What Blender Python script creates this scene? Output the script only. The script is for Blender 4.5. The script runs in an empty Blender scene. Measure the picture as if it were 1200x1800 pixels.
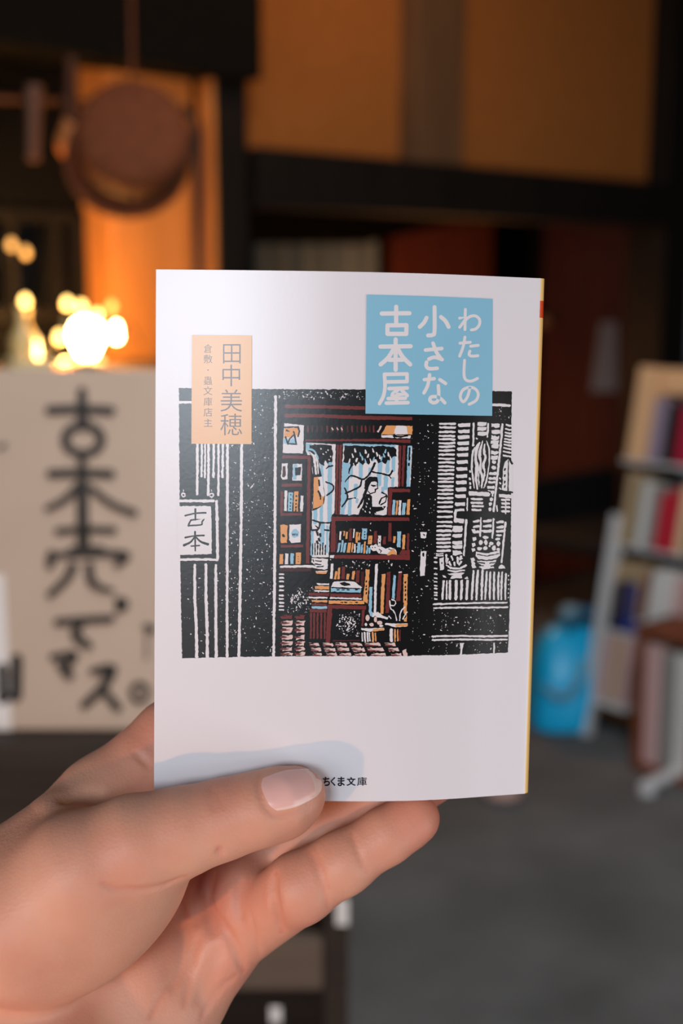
import bpy, bmesh, math, random
import numpy as np
from mathutils import Vector, Matrix
from mathutils.geometry import tessellate_polygon

# ------------------------------------------------------------------ camera
SC = bpy.context.scene
COL = SC.collection
F_PX, CX, CY = 2250.0, 600.0, 900.0
PITCH = math.radians(10.0)
CAM = Vector((0.0, 0.0, 1.3))
FWD = Vector((0, math.cos(PITCH), -math.sin(PITCH)))
UPV = Vector((0, math.sin(PITCH), math.cos(PITCH)))
RGT = Vector((1, 0, 0))
cam_data = bpy.data.cameras.new('camera')
cam = bpy.data.objects.new('camera', cam_data)
COL.objects.link(cam)
cam.location = CAM
cam.rotation_euler = (math.pi / 2 - PITCH, 0, 0)
cam_data.sensor_fit = 'VERTICAL'
cam_data.sensor_height = 36.0
cam_data.sensor_width = 24.0
cam_data.lens = 45.0
cam_data.clip_start = 0.02
cam_data.dof.use_dof = True
cam_data.dof.focus_distance = 0.358
cam_data.dof.aperture_fstop = 7.9
SC.camera = cam

# ------------------------------------------------------------------ world, lamps, exposure
world = bpy.data.worlds.new('dusk')
SC.world = world
world.use_nodes = True
bg = world.node_tree.nodes['Background']
bg.inputs['Color'].default_value = (0.50, 0.60, 0.72, 1)
bg.inputs['Strength'].default_value = 0.06
SC.view_settings.view_transform = 'Standard'
SC.view_settings.look = 'None'
SC.view_settings.gamma = 1.0
SC.view_settings.use_curve_mapping = False
SC.view_settings.exposure = 0.0


def lamp(name, kind, loc, energy, color, size=0.1, size_y=None, target=None, spot=None):
    d = bpy.data.lights.new(name, kind)
    d.energy = energy
    d.color = color
    if kind == 'AREA':
        d.shape = 'RECTANGLE' if size_y else 'SQUARE'
        d.size = size
        if size_y:
            d.size_y = size_y
    else:
        d.shadow_soft_size = size
    if spot:
        d.spot_size, d.spot_blend = spot
    o = bpy.data.objects.new(name, d)
    COL.objects.link(o)
    o.location = loc
    if target is not None:
        o.rotation_euler = (Vector(target) - Vector(loc)).to_track_quat('-Z', 'Y').to_euler()
    return o


# daylight through the shop's open front, behind the photographer, plus two added fills
lamp('daylight_doorway', 'AREA', (-2.6, -2.9, 1.2), 40, (0.98, 0.96, 0.97), 2.0, 1.8, (0.2, 1.0, 1.0))
lamp('daylight_side_fill', 'AREA', (1.9, -0.8, 0.45), 28, (0.98, 0.96, 0.97), 1.4, 1.8, (0.0, 0.5, 1.1))  # no such door seen; added to light cover and hand from the right
top_fill = lamp('daylight_top_fill', 'AREA', (0.25, 0.75, 2.6), 16, (0.86, 0.93, 1.0), 0.8, 0.8, (0.8, 2.9, 0.1))  # unseen, added to brighten floor and rack without touching the cover
top_fill.data.spread = math.radians(100)
# a high front window, whose sheen lies on the upper left of the cover
lamp('daylight_window', 'AREA', (-0.47, -1.15, 1.52), 12.0, (0.80, 0.90, 1.0), 0.48, 0.42, (-0.05, 0.35, 1.3))
# warm bulbs of the shop, with unseen warm lamps added among them
lamp('bulb_on_chest', 'POINT', (-0.56, 2.60, 1.17), 15, (1.0, 0.50, 0.13), 0.04)
lamp('warm_fill_wall', 'POINT', (0.15, 2.35, 2.45), 5, (1.0, 0.40, 0.07), 0.05)  # added out of view to warm the plaster wall
lamp('warm_fill_rack', 'POINT', (0.35, 2.9, 2.3), 6, (1.0, 0.58, 0.24), 0.05)  # another unseen warm lamp, added near the rack
lamp('warm_fill_back_room', 'POINT', (0.387, 4.35, 0.926), 9, (1.0, 0.40, 0.12), 0.04)  # added lamp hidden behind the book, lights the red-brown door
lamp('warm_fill_spine', 'POINT', (0.95, 0.22, 1.22), 2.2, (1.0, 0.50, 0.20), 0.06)  # added out of view to warm the spine and right edges
lamp('low_table_bulb', 'POINT', (-0.50, -0.15, 0.97), 6.0, (1.0, 0.44, 0.17), 0.012)
lamp('warm_rim_hand', 'POINT', (-0.30, 0.62, 0.92), 0.9, (1.0, 0.45, 0.14), 0.05)  # added lamp behind the hand for warm rims along its lower edges


# ------------------------------------------------------------------ pixel helpers
def ray(px, py):
    return FWD + RGT * ((px - CX) / F_PX) - UPV * ((py - CY) / F_PX)


def P(px, py, d):                       # point at camera depth d
    return CAM + ray(px, py) * d


def at(px, py, Y):                      # point at world distance Y
    r = ray(px, py)
    return CAM + r * (Y / r.y)


def on_floor(px, py, z=0.0):
    r = ray(px, py)
    return CAM + r * ((z - CAM.z) / r.z)


def on_plane(px, py, p0, n):
    r = ray(px, py)
    return CAM + r * ((p0 - CAM).dot(n) / r.dot(n))


# ------------------------------------------------------------------ colour and materials
def lin(c):
    return tuple((v / 255 / 12.92) if v / 255 <= 0.04045 else ((v / 255 + 0.055) / 1.055) ** 2.4 for v in c)


def mat(name, rgb, rough=0.6, spec=0.5, noise=0.0, scale=8.0, bump=0.0, stretch=(1, 1, 1), metal=0.0, coat=0.0,
        emit=None, alpha=None, trans=0.0, srgb=True):
    m = bpy.data.materials.new(name)
    m.use_nodes = True
    nt = m.node_tree
    b = nt.nodes['Principled BSDF']
    c = lin(rgb) if srgb else rgb
    b.inputs['Base Color'].default_value = (*c, 1)
    b.inputs['Roughness'].default_value = rough
    b.inputs['Specular IOR Level'].default_value = spec
    b.inputs['Metallic'].default_value = metal
    b.inputs['Coat Weight'].default_value = coat
    b.inputs['Transmission Weight'].default_value = trans
    if emit:
        b.inputs['Emission Color'].default_value = (*emit[0], 1)
        b.inputs['Emission Strength'].default_value = emit[1]
    if noise or bump:
        tc = nt.nodes.new('ShaderNodeTexCoord')
        mp = nt.nodes.new('ShaderNodeMapping')
        mp.inputs['Scale'].default_value = stretch
        nz = nt.nodes.new('ShaderNodeTexNoise')
        nz.inputs['Scale'].default_value = scale
        nz.inputs['Detail'].default_value = 6
        nt.links.new(tc.outputs['Object'], mp.inputs['Vector'])
        nt.links.new(mp.outputs['Vector'], nz.inputs['Vector'])
        if noise:
            rp = nt.nodes.new('ShaderNodeValToRGB')
            rp.color_ramp.elements[0].position = 0.3
            rp.color_ramp.elements[1].position = 0.7
            rp.color_ramp.elements[0].color = (*[v * (1 - noise) for v in c], 1)
            rp.color_ramp.elements[1].color = (*[min(1, v * (1 + noise)) for v in c], 1)
            nt.links.new(nz.outputs['Fac'], rp.inputs['Fac'])
            nt.links.new(rp.outputs['Color'], b.inputs['Base Color'])
        if bump:
            bp = nt.nodes.new('ShaderNodeBump')
            bp.inputs['Strength'].default_value = bump
            bp.inputs['Distance'].default_value = 0.01
            nt.links.new(nz.outputs['Fac'], bp.inputs['Height'])
            nt.links.new(bp.outputs['Normal'], b.inputs['Normal'])
    return m


# ------------------------------------------------------------------ objects
def tag(o, label=None, cat=None, group=None, kind=None):
    for k, v in (('label', label), ('category', cat), ('group', group), ('kind', kind)):
        if v:
            o[k] = v
    return o


def empty(name, loc, label=None, cat=None, group=None, rz=0.0):
    o = bpy.data.objects.new(name, None)
    COL.objects.link(o)
    o.location = loc
    o.rotation_euler = (0, 0, rz)
    o.empty_display_size = 0.05
    return tag(o, label, cat, group)


def link_mesh(name, me, mats, parent=None, smooth=False, world_space=True):
    o = bpy.data.objects.new(name, me)
    COL.objects.link(o)
    for m in (mats if isinstance(mats, (list, tuple)) else [mats]):
        me.materials.append(m)
    if smooth:
        me.polygons.foreach_set('use_smooth', [True] * len(me.polygons))
    if parent:
        o.parent = parent
        if world_space:                 # mesh given in world coordinates
            mw = Matrix.Translation(parent.location) @ parent.rotation_euler.to_matrix().to_4x4()
            pp = parent.parent
            if pp:
                mw = Matrix.Translation(pp.location) @ pp.rotation_euler.to_matrix().to_4x4() @ mw
            me.transform(mw.inverted())
    return o


class MB:
    """collects shapes (world coordinates by default) that become ONE mesh object"""

    def __init__(self):
        self.v, self.f, self.mi = [], [], []

    def add(self, vs, fs, mi=0):
        n = len(self.v)
        self.v += [tuple(p) for p in vs]
        self.f += [tuple(i + n for i in q) for q in fs]
        self.mi += [mi] * len(fs)
        return self

    def box(self, c, s, axes=None, bevel=0.0, mi=0):
        """box of full size s centred on c; axes = three unit vectors"""
        ax = axes or (Vector((1, 0, 0)), Vector((0, 1, 0)), Vector((0, 0, 1)))
        bm = bmesh.new()
        bmesh.ops.create_cube(bm, size=1.0)
        for v in bm.verts:
            v.co = Vector((v.co.x * s[0], v.co.y * s[1], v.co.z * s[2]))
        if bevel > 0:
            bmesh.ops.bevel(bm, geom=list(bm.edges), offset=min(bevel, 0.45 * min(s)), segments=2, profile=0.5, affect='EDGES')
        bm.verts.index_update()
        c = Vector(c)
        self.add([c + ax[0] * v.co.x + ax[1] * v.co.y + ax[2] * v.co.z for v in bm.verts],
                 [[v.index for v in f.verts] for f in bm.faces], mi)
        bm.free()
        return self

    def tube(self, pts, r, n=10, mi=0, caps=True):
        pts = [Vector(p) for p in pts]
        rs = r if isinstance(r, (list, tuple)) else [r] * len(pts)
        rings = []
        up = None
        for i, p in enumerate(pts):
            t = (pts[min(i + 1, len(pts) - 1)] - pts[max(i - 1, 0)]).normalized()
            if up is None:
                up = t.orthogonal().normalized()
            up = (up - t * up.dot(t)).normalized()
            b = t.cross(up)
            rings.append([p + (up * math.cos(a) + b * math.sin(a)) * rs[i] for a in [2 * math.pi * k / n for k in range(n)]])
        vs = [q for g in rings for q in g]
        fs = [(i * n + k, i * n + (k + 1) % n, (i + 1) * n + (k + 1) % n, (i + 1) * n + k)
              for i in range(len(pts) - 1) for k in range(n)]
        if caps:
            fs += [tuple(reversed(range(n))), tuple(range((len(pts) - 1) * n, len(pts) * n))]
        return self.add(vs, fs, mi)

    def lathe(self, prof, c, axis=(0, 0, 1), n=28, mi=0, sx=1.0):
        """prof: list of (radius, height) along axis through c"""
        a = Vector(axis).normalized()
        u = a.orthogonal().normalized()
        w = a.cross(u)
        c = Vector(c)
        vs = []
        for r, h in prof:
            for k in range(n):
                t = 2 * math.pi * k / n
                vs.append(c + a * h + (u * math.cos(t) * sx + w * math.sin(t)) * max(r, 1e-5))
        fs = [(i * n + k, i * n + (k + 1) % n, (i + 1) * n + (k + 1) % n, (i + 1) * n + k)
              for i in range(len(prof) - 1) for k in range(n)]
        return self.add(vs, fs, mi)

    def prism(self, poly, thick):
        """poly: list of world points (planar); thick: extrusion vector"""
        n = len(poly)
        poly = [Vector(p) for p in poly]
        t = Vector(thick)
        return self.add(poly + [p + t for p in poly],
                        [tuple(range(n)), tuple(reversed(range(n, 2 * n)))] +
                        [(i, (i + 1) % n, n + (i + 1) % n, n + i) for i in range(n)])

    def build(self, name, mats, parent=None, smooth=False, world_space=True):
        me = bpy.data.meshes.new(name)
        me.from_pydata(self.v, [], self.f)
        me.update()
        bm = bmesh.new()
        bm.from_mesh(me)
        bmesh.ops.recalc_face_normals(bm, faces=bm.faces)
        bm.to_mesh(me)
        bm.free()
        if any(self.mi):
            me.polygons.foreach_set('material_index', self.mi)
        o = link_mesh(name, me, mats, parent, False, world_space)
        if smooth:
            me.polygons.foreach_set('use_smooth', [True] * len(me.polygons))
            try:
                me.set_sharp_from_angle(angle=math.radians(40))
            except Exception:
                pass
        return o


def catmull(pts, n=6):
    pts = [tuple(p) for p in pts]
    if len(pts) < 3:
        return pts
    out = []
    for i in range(len(pts) - 1):
        p0, p1, p2, p3 = pts[max(i - 1, 0)], pts[i], pts[i + 1], pts[min(i + 2, len(pts) - 1)]
        for k in range(n):
            t = k / n
            out.append(tuple(0.5 * (2 * b + (c - a) * t + (2 * a - 5 * b + 4 * c - d) * t * t + (3 * b - a - 3 * c + d) * t ** 3)
                             for a, b, c, d in zip(p0, p1, p2, p3)))
    out.append(pts[-1])
    return out

# ------------------------------------------------------------------ the room: one long wall seen at an angle
WA = Vector((-0.23, 3.2, 0.0))
WE = Vector((0.745, 0.667, 0.0)).normalized()      # along the wall, to the right and away
WN = Vector((WE.y, -WE.x, 0.0))                    # out of the wall, into the room
WZ = Vector((0, 0, 1))
WAX = (WE, WN, WZ)


def W(s, t, z):
    return WA + WE * s + WN * t + WZ * z


def ws(px, py, t=0.0):                             # pixel -> (s, z) on the wall plane pushed out by t
    p = on_plane(px, py, WA + WN * t, WN)
    return (p - WA).dot(WE), p.z


def wbox(mb, s0, s1, t0, t1, z0, z1, bevel=0.004, mi=0):
    return mb.box(W((s0 + s1) / 2, (t0 + t1) / 2, (z0 + z1) / 2), (abs(s1 - s0), abs(t1 - t0), abs(z1 - z0)), WAX, bevel, mi)


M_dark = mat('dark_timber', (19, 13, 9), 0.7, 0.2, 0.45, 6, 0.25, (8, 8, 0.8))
M_darker = mat('blackish_timber', (9, 7, 5), 0.8, 0.12, 0.4, 6, 0.25, (1, 8, 8))  # deepest timber tone, shared by ceiling, beam and boards
M_midwood = mat('brown_timber', (96, 68, 44), 0.62, 0.35, 0.25, 5, 0.2, (8, 8, 0.8))
M_cedar = mat('orange_cedar', (205, 128, 62), 0.5, 0.4, 0.18, 5, 0.15, (14, 14, 0.9))
M_reddoor = mat('red_brown_wood', (126, 58, 30), 0.5, 0.4, 0.22, 4, 0.15, (12, 12, 0.8))
M_plaster = mat('earth_plaster', (156, 94, 42), 0.92, 0.2, 0.07, 30, 0.2)
M_concrete = mat('concrete', (96, 96, 95), 0.85, 0.3, 0.3, 3.0, 0.3)
M_paper = mat('plain_paper', (222, 218, 214), 0.8, 0.3)
M_white = mat('white_enamel', (205, 205, 205), 0.45, 0.5)
M_black = mat('black_lacquer', (14, 13, 13), 0.5, 0.5)

# ground
fl = MB()
fl.box((0, 2.5, -0.05), (9, 12, 0.1))
tag(fl.build('floor', M_concrete), kind='structure')

# ceiling (dark boards on joists)
cl = MB()
cl.box((0, 3.4, 2.86), (8, 6.0, 0.04))
ceil = tag(cl.build('ceiling', M_darker), kind='structure')

# plaster wall above the lintel, in two bays, and the wall to the left of the posts
sL, zl1 = ws(440, 262)
sR, zl2 = ws(1172, 330)
Z_LINT = zl1
s_p0, _ = ws(716, 150)
s_p1, _ = ws(800, 150)
wl = MB()
wbox(wl, sL - 0.1, sR + 1.2, -0.09, -0.03, Z_LINT - 0.02, 2.86, 0)
tag(wl.build('wall_back', M_plaster), kind='structure')
mp = MB()
wbox(mp, s_p0, s_p1, -0.05, 0.035, Z_LINT - 0.05, 2.86)
tag(mp.build('trim_1', M_midwood), kind='structure')
# lintel under the plaster
z_lb = ws(600, 372)[1]
lt = MB()
wbox(lt, sL - 0.02, sR + 1.2, -0.07, 0.06, z_lb, Z_LINT)
tag(lt.build('trim_2', M_dark), kind='structure')
# posts
s0, _ = ws(1174, 300, 0.05)
po = MB()
wbox(po, s0, s0 + 0.16, -0.1, 0.05, 0, 2.86)
tag(po.build('trim_3', M_dark), kind='structure')
s0, _ = ws(384, 300, 0.06)
s1, _ = ws(437, 300, 0.06)
po = MB()
wbox(po, s0, s1, -0.12, 0.06, 0, 2.86)
tag(po.build('trim_4', M_dark), kind='structure')
# small peg high on that post
pg = MB()
pa = ws(437, 68, 0.08)
pg.tube([W(pa[0] - 0.02, 0.05, pa[1]), W(pa[0] + 0.02, 0.10, pa[1] - 0.01)], 0.008, 8)
tag(pg.build('wooden_peg', M_dark), 'short dark wooden peg sticking out near the top of the dark post by the plaster', 'peg')

# the left bay: cedar post lit by the bulbs, slim strip standing for the dark post's lit side, window, dark boards
c0, _ = ws(196, 450, 0.0)
c1, _ = ws(343, 450, 0.0)
cd = MB()
wbox(cd, c0, c1, -0.16, 0.0, 0, 2.86, 0.006)
tag(cd.build('trim_5', M_cedar), kind='structure')
b0, _ = ws(356, 400, -0.01)
b1, _ = ws(381, 400, -0.01)
bt = MB()
wbox(bt, s0 - 0.014, s0 - 0.0005, 0.0, 0.052, 0, ws(366, 118, 0.05)[1], 0.003)
tag(bt.build('trim_lit_face', M_cedar), kind='structure')  # pale cedar strip added so the dark post's left face looks lamplit
# back panel between post and strip
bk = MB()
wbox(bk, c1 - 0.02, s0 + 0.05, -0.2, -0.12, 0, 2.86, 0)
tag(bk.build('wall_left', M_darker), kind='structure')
# boards above and below the window, left of the cedar post
T_WIN = -0.12
w1, zt = ws(196, 372, T_WIN)
w0, zb = ws(-60, 575, T_WIN)
wz1 = ws(130, 372, T_WIN)[1]
wz0 = ws(130, 562, T_WIN)[1]
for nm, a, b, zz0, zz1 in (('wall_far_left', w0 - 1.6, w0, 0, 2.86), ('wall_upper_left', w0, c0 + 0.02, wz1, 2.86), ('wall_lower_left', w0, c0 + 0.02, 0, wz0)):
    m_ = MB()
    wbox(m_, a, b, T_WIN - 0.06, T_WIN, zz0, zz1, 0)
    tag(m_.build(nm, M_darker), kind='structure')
M_glass = mat('window_glass', (225, 232, 228), 0.12, 0.5, trans=1.0)
win = empty('window_1', W((w0 + c0) / 2, T_WIN, wz0))
tag(win, kind='structure')
m_ = MB()
for a, b, zz0, zz1 in ((w0, c0, wz1 - 0.025, wz1), (w0, c0, wz0, wz0 + 0.03), (w0, w0 + 0.03, wz0, wz1), (c0 - 0.03, c0, wz0, wz1)):
    wbox(m_, a, b, T_WIN - 0.05, T_WIN + 0.015, zz0, zz1, 0.003)
m_.build('window_frame', M_dark, win)
for px in (96, 20):
    sb = ws(px, 460, T_WIN)[0]
    m_ = MB()
    wbox(m_, sb - 0.012, sb + 0.012, T_WIN - 0.045, T_WIN + 0.01, wz0, wz1, 0.002)
    m_.build('mullion', M_dark, win)
zm = ws(150, 470, T_WIN)[1]
edges = [w0 + 0.03, ws(20, 460, T_WIN)[0], ws(96, 460, T_WIN)[0], c0 - 0.03]
for i in range(3):
    for a, b in ((wz0 + 0.03, wz1 - 0.025),):
        m_ = MB()
        wbox(m_, edges[i], edges[i + 1], T_WIN - 0.03, T_WIN - 0.026, a, b, 0)
        m_.build('pane', M_glass, win)
# heavy beam crossing the upper left, in front of the wall, and the dark panel of the ceiling above it
z_b0 = ws(200, 108, 0.1)[1]
bm_ = MB()
wbox(bm_, w0 - 1.4, s1 + 0.0, -0.02, 0.12, z_b0, 2.84, 0.01)
tag(bm_.build('trim_7', M_darker), kind='structure')

# ------------------------------------------------------------------ the back room seen under the lintel
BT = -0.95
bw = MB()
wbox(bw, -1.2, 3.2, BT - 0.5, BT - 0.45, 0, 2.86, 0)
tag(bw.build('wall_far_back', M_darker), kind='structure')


def bs(px, py, t=BT):
    return ws(px, py, t)


# low lintel of the back room, running lower to the left
m_ = MB()
za = bs(560, 428)[1]
zc = bs(800, 392)[1]
sa, sc_ = bs(430, 420)[0], bs(960, 400)[0]
poly = [W(sa, BT, bs(430, 428)[1]), W(bs(640, 428)[0], BT, bs(640, 428)[1]), W(bs(800, 392)[0], BT, bs(800, 392)[1]), W(bs(1160, 385)[0], BT, bs(1160, 385)[1]),
        W(bs(1160, 250)[0], BT, 2.3), W(sa, BT, 2.3)]
m_.prism(poly, -WN * 0.08)
tag(m_.build('trim_8', M_darker), kind='structure')
# sliding door on the right: red-brown boards
d0 = bs(952, 600)[0]
d1 = bs(1142, 600)[0]
dz = bs(1050, 380)[1]
door = empty('door_1', W((d0 + d1) / 2, BT, 0))
tag(door, kind='structure')
nb = 4
for i in range(nb):
    a = d0 + (d1 - d0) * i / nb
    m_ = MB()
    wbox(m_, a + 0.002, a + (d1 - d0) / nb - 0.002, BT - 0.06, BT - 0.03 - 0.002 * (i % 2), 0.02, dz, 0.003)
    m_.build('door_board', M_reddoor, door)
m_ = MB()
wbox(m_, d0 - 0.01, d0 + 0.02, BT - 0.065, BT - 0.02, 0, dz, 0.003)
wbox(m_, d1 - 0.03, d1 + 0.01, BT - 0.065, BT - 0.02, 0, dz, 0.003)
m_.build('door_frame', M_dark, door)
# second door panel behind, left
door2 = empty('door_2', W(bs(740, 450, BT - 0.2)[0], BT - 0.2, 0))
tag(door2, kind='structure')
e0, e1 = bs(690, 450, BT - 0.2)[0], bs(866, 450, BT - 0.2)[0]
for i in range(3):
    a = e0 + (e1 - e0) * i / 3
    m_ = MB()
    wbox(m_, a + 0.002, a + (e1 - e0) / 3 - 0.002, BT - 0.24, BT - 0.2 - 0.002 * (i % 2), 0.02, 1.75, 0.003)
    m_.build('door_board', M_reddoor, door2)
# grey curtain
cu = MB()
k0, k1 = bs(446, 450, BT - 0.12)[0], bs(660, 450, BT - 0.12)[0]
zt_ = bs(560, 424, BT - 0.12)[1] + 0.04
n = 90
vs = []
for i in range(n + 1):
    s = k0 + (k1 - k0) * i / n
    dt = 0.018 * math.sin(i * 0.95) + 0.008 * math.sin(i * 2.3)
    for z in (0.12, zt_):
        vs.append(W(s, BT - 0.12 + dt, z))
    for z in (0.12, zt_):
        vs.append(W(s, BT - 0.123 + dt, z))
fs = []
for i in range(n):
    a, b = 4 * i, 4 * i + 4
    fs += [(a, b, b + 1, a + 1), (a + 2, a + 3, b + 3, b + 2)]
cu.add(vs, fs)
tag(cu.build('curtain', mat('grey_linen', (150, 158, 150), 0.9, 0.2), smooth=True), 'pale grey gathered curtain hanging in the dark opening behind the book', 'curtain')
# white strip of paper on the door
pc = MB()
q = [(1054, 566), (1084, 566), (1084, 688), (1038, 688), (1046, 630)]
pc.prism([W(*(lambda r: (r[0], BT - 0.022, r[1]))(bs(x, y, BT - 0.022))) for x, y in q], WN * 0.002)
tag(pc.build('paper_note', mat('worn_paper', (190, 176, 172), 0.85, 0.2)), 'pale paper slip widening downwards, stuck on the red-brown door', 'paper slip')
# small round wooden pull at the door's edge, just right of the book
pl = MB()
c = W(bs(955, 565, BT + 0.0)[0], BT - 0.015, bs(955, 565)[1])
pl.lathe([(0, 0.0), (0.022, 0), (0.03, 0.012), (0.026, 0.03), (0.0, 0.036)], c, WN, 16)
pl.build('door_pull', mat('tan_wood', (190, 150, 105), 0.5), door, True)

# ------------------------------------------------------------------ counter with the sign
CY0 = 1.16                                          # front of the stand
M_stand = mat('stand_timber', (44, 33, 26), 0.65, 0.35, 0.35, 5, 0.2, (1, 8, 8))
M_shelfwood = mat('shelf_timber', (96, 80, 68), 0.7, 0.3, 0.2, 5, 0.15, (1, 8, 8))
z_top = at(300, 1290, CY0).z - 0.004
xr = at(612, 1650, CY0).x
xl = -0.62
stand = empty('display_stand', (-0.3, CY0 + 0.15, 0), 'dark timber stand with an open shelf, carrying the hand-lettered sign', 'stand')
m_ = MB()
m_.box(((xl + xr) / 2, CY0 + 0.15, z_top - 0.012), (xr - xl + 0.02, 0.34, 0.024), bevel=0.003)
m_.build('top_board', M_stand, stand)
for x in (xl + 0.012, xr - 0.012):
    m_ = MB()
    m_.box((x, CY0 + 0.15, (z_top - 0.024) / 2), (0.024, 0.3, z_top - 0.024), bevel=0.002)
    m_.build('side_board', M_stand, stand)
m_ = MB()
m_.box(((xl + xr) / 2, CY0 + 0.29, (z_top - 0.024) / 2), (xr - xl - 0.05, 0.012, z_top - 0.03))
m_.build('back_board', M_stand, stand)
zs1 = at(520, 1655, CY0).z
zs0 = at(520, 1742, CY0).z
m_ = MB()
m_.box(((xl + xr) / 2, CY0 + 0.012, (zs1 + zs0) / 2), (xr - xl - 0.05, 0.022, zs1 - zs0), bevel=0.002)
m_.build('apron', M_shelfwood, stand)
m_ = MB()
m_.box(((xl + xr) / 2, CY0 + 0.15, 0.05), (xr - xl - 0.05, 0.26, 0.02))
m_.build('shelf', M_stand, stand)
m_ = MB()
zf = at(300, 1475, CY0).z
m_.box(((xl + xr) / 2, CY0 + 0.012, (z_top - 0.024 + zf) / 2), (xr - xl - 0.05, 0.02, z_top - 0.024 - zf), bevel=0.002)
m_.build('front_board', M_stand, stand)
# paper tags
for (x0, y0, x1, y1, lab) in ((590, 1582, 612, 1628, 'small pale paper tag hanging at the right edge of the dark stand'), (474, 1772, 494, 1800, 'small pale paper tag low on the front of the dark stand')):
    a = at(x0, y0, CY0 - 0.006)
    b = at(x1, y1, CY0 - 0.006)
    m_ = MB()
    m_.box(((a.x + b.x) / 2, CY0 - 0.004, (a.z + b.z) / 2), (b.x - a.x, 0.002, a.z - b.z), bevel=0.0006)
    tag(m_.build('paper_tag', M_paper), lab, 'paper tag')

# sign board
SY = 1.12 + 0.06


def sg(px, py, y=SY):
    return at(px, py, y)


M_sign = mat('sign_paper', (188, 168, 150), 0.82, 0.3, 0.03, 14, 0.05)
M_ink = mat('brush_ink', (30, 30, 30), 0.55, 0.4)
sx0, sx1 = sg(-170, 960).x, sg(420, 960).x
sz1, sz0 = sg(100, 650).z, z_top + 0.001
sign = empty('sign_board', ((sx0 + sx1) / 2, SY, sz0), 'cream paper sign with black brush lettering that stands left of the book', 'sign')
m_ = MB()
m_.box(((sx0 + sx1) / 2, SY + 0.004, (sz0 + sz1) / 2), (sx1 - sx0, 0.008, sz1 - sz0), bevel=0.001)
m_.build('panel', M_sign, sign)
m_ = MB()
xw = sg(12, 1100).x
m_.box(((sx0 + xw) / 2, SY - 0.0002, (sz0 + sg(0, 1010).z) / 2), (xw - sx0, 0.002, sg(0, 1010).z - sz0))
m_.build('white_sheet', M_paper, sign)


def ribbon(pts, w):
    """outline of one flat stroke (2-D): a single polygon with round ends, or a slit ring"""
    pts = [tuple(map(float, p[:2])) for p in pts]
    ww = list(w) if isinstance(w, (list, tuple)) else [w] * len(pts)
    n = len(pts)
    closed = n > 3 and math.hypot(pts[0][0] - pts[-1][0], pts[0][1] - pts[-1][1]) < 1e-3
    lft, rgt = [], []
    for i in range(n):
        p, q = (pts[i - 1] if i else (pts[-2] if closed else pts[0])), (pts[i + 1] if i < n - 1 else (pts[1] if closed else pts[-1]))
        a = (pts[i][0] - p[0], pts[i][1] - p[1])
        b = (q[0] - pts[i][0], q[1] - pts[i][1])
        la, lb = math.hypot(*a), math.hypot(*b)
        a = (a[0] / la, a[1] / la) if la > 1e-9 else (b[0] / lb, b[1] / lb)
        b = (b[0] / lb, b[1] / lb) if lb > 1e-9 else a
        t = (a[0] + b[0], a[1] + b[1])
        lt = math.hypot(*t)
        t = (t[0] / lt, t[1] / lt) if lt > 1e-3 else a
        k = min(1.5, 1.0 / max(0.35, t[0] * a[0] + t[1] * a[1]))
        h = ww[i] / 2 * k
        lft.append((pts[i][0] - t[1] * h, pts[i][1] + t[0] * h))
        rgt.append((pts[i][0] + t[1] * h, pts[i][1] - t[0] * h))
    if closed:
        return [lft + rgt[::-1]]

    def cap(c, e, o, r):
        if r < 1.2:
            return []
        a0 = math.atan2(e[1] - c[1], e[0] - c[0])
        out = []
        for k in range(1, 6):
            a = a0 + o * math.pi * k / 6
            out.append((c[0] + r * math.cos(a), c[1] + r * math.sin(a)))
        return out
    return [lft + cap(pts[-1], lft[-1], -1, ww[-1] / 2) + rgt[::-1] + cap(pts[0], rgt[0], -1, ww[0] / 2)]


def ring(cx, cy, rx, ry, n=20):
    return [(cx + rx * math.cos(2 * math.pi * k / n), cy + ry * math.sin(2 * math.pi * k / n)) for k in range(n + 1)]


CALLI = [
    [([(225, 312), (360, 308), (500, 315)], 34), ([(370, 225), (372, 380)], [30, 44]), (ring(375, 445, 82, 64), 32)],
    [([(230, 600), (370, 596), (500, 602)], 34), ([(370, 520), (372, 700), (374, 900)], [26, 42, 44]), ([(355, 655), (295, 715), (215, 758)], [34, 28, 24]),
     ([(410, 665), (500, 735), (605, 778)], [26, 26, 28])],
    [([(262, 860), (380, 852), (512, 856)], 28), ([(375, 850), (375, 950)], 44), ([(330, 955), (450, 952)], 44), ([(232, 965), (224, 1015)], [34, 30]),
     ([(225, 972), (400, 962), (562, 968), (528, 1012)], [26, 26, 34, 26]), ([(328, 1020), (300, 1075), (225, 1148)], [34, 30, 26]),
     ([(402, 1015), (412, 1085), (456, 1118), (505, 1128)], [30, 32, 26, 18])],
    [([(528, 1168), (556, 1178), (558, 1198), (534, 1216)], [18, 30, 34, 24])],
    [([(260, 1272), (380, 1262), (500, 1256)], 30), ([(375, 1266), (342, 1310), (352, 1345), (400, 1378)], [26, 36, 36, 30])],
    [([(235, 1428), (330, 1418), (318, 1452), (284, 1484)], [24, 30, 28, 22]), ([(268, 1462), (312, 1512)], [26, 36])],
    [([(420, 1494), (505, 1484), (462, 1566), (380, 1648)], [28, 36, 34, 30]), ([(460, 1572), (532, 1660)], [28, 30])],
    [(ring(630, 1590, 34, 40), 20)],
    [([(662, 1292), (690, 1304)], [26, 24]), ([(664, 1300), (662, 1440)], 7)],
    [([(75, 1438), (70, 1604)], [40, 44]), ([(10, 1478), (12, 1618)], 40), ([(8, 1614), (72, 1606)], 26)],
    [([(18, 470), (0, 480)], 16)],
]
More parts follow.
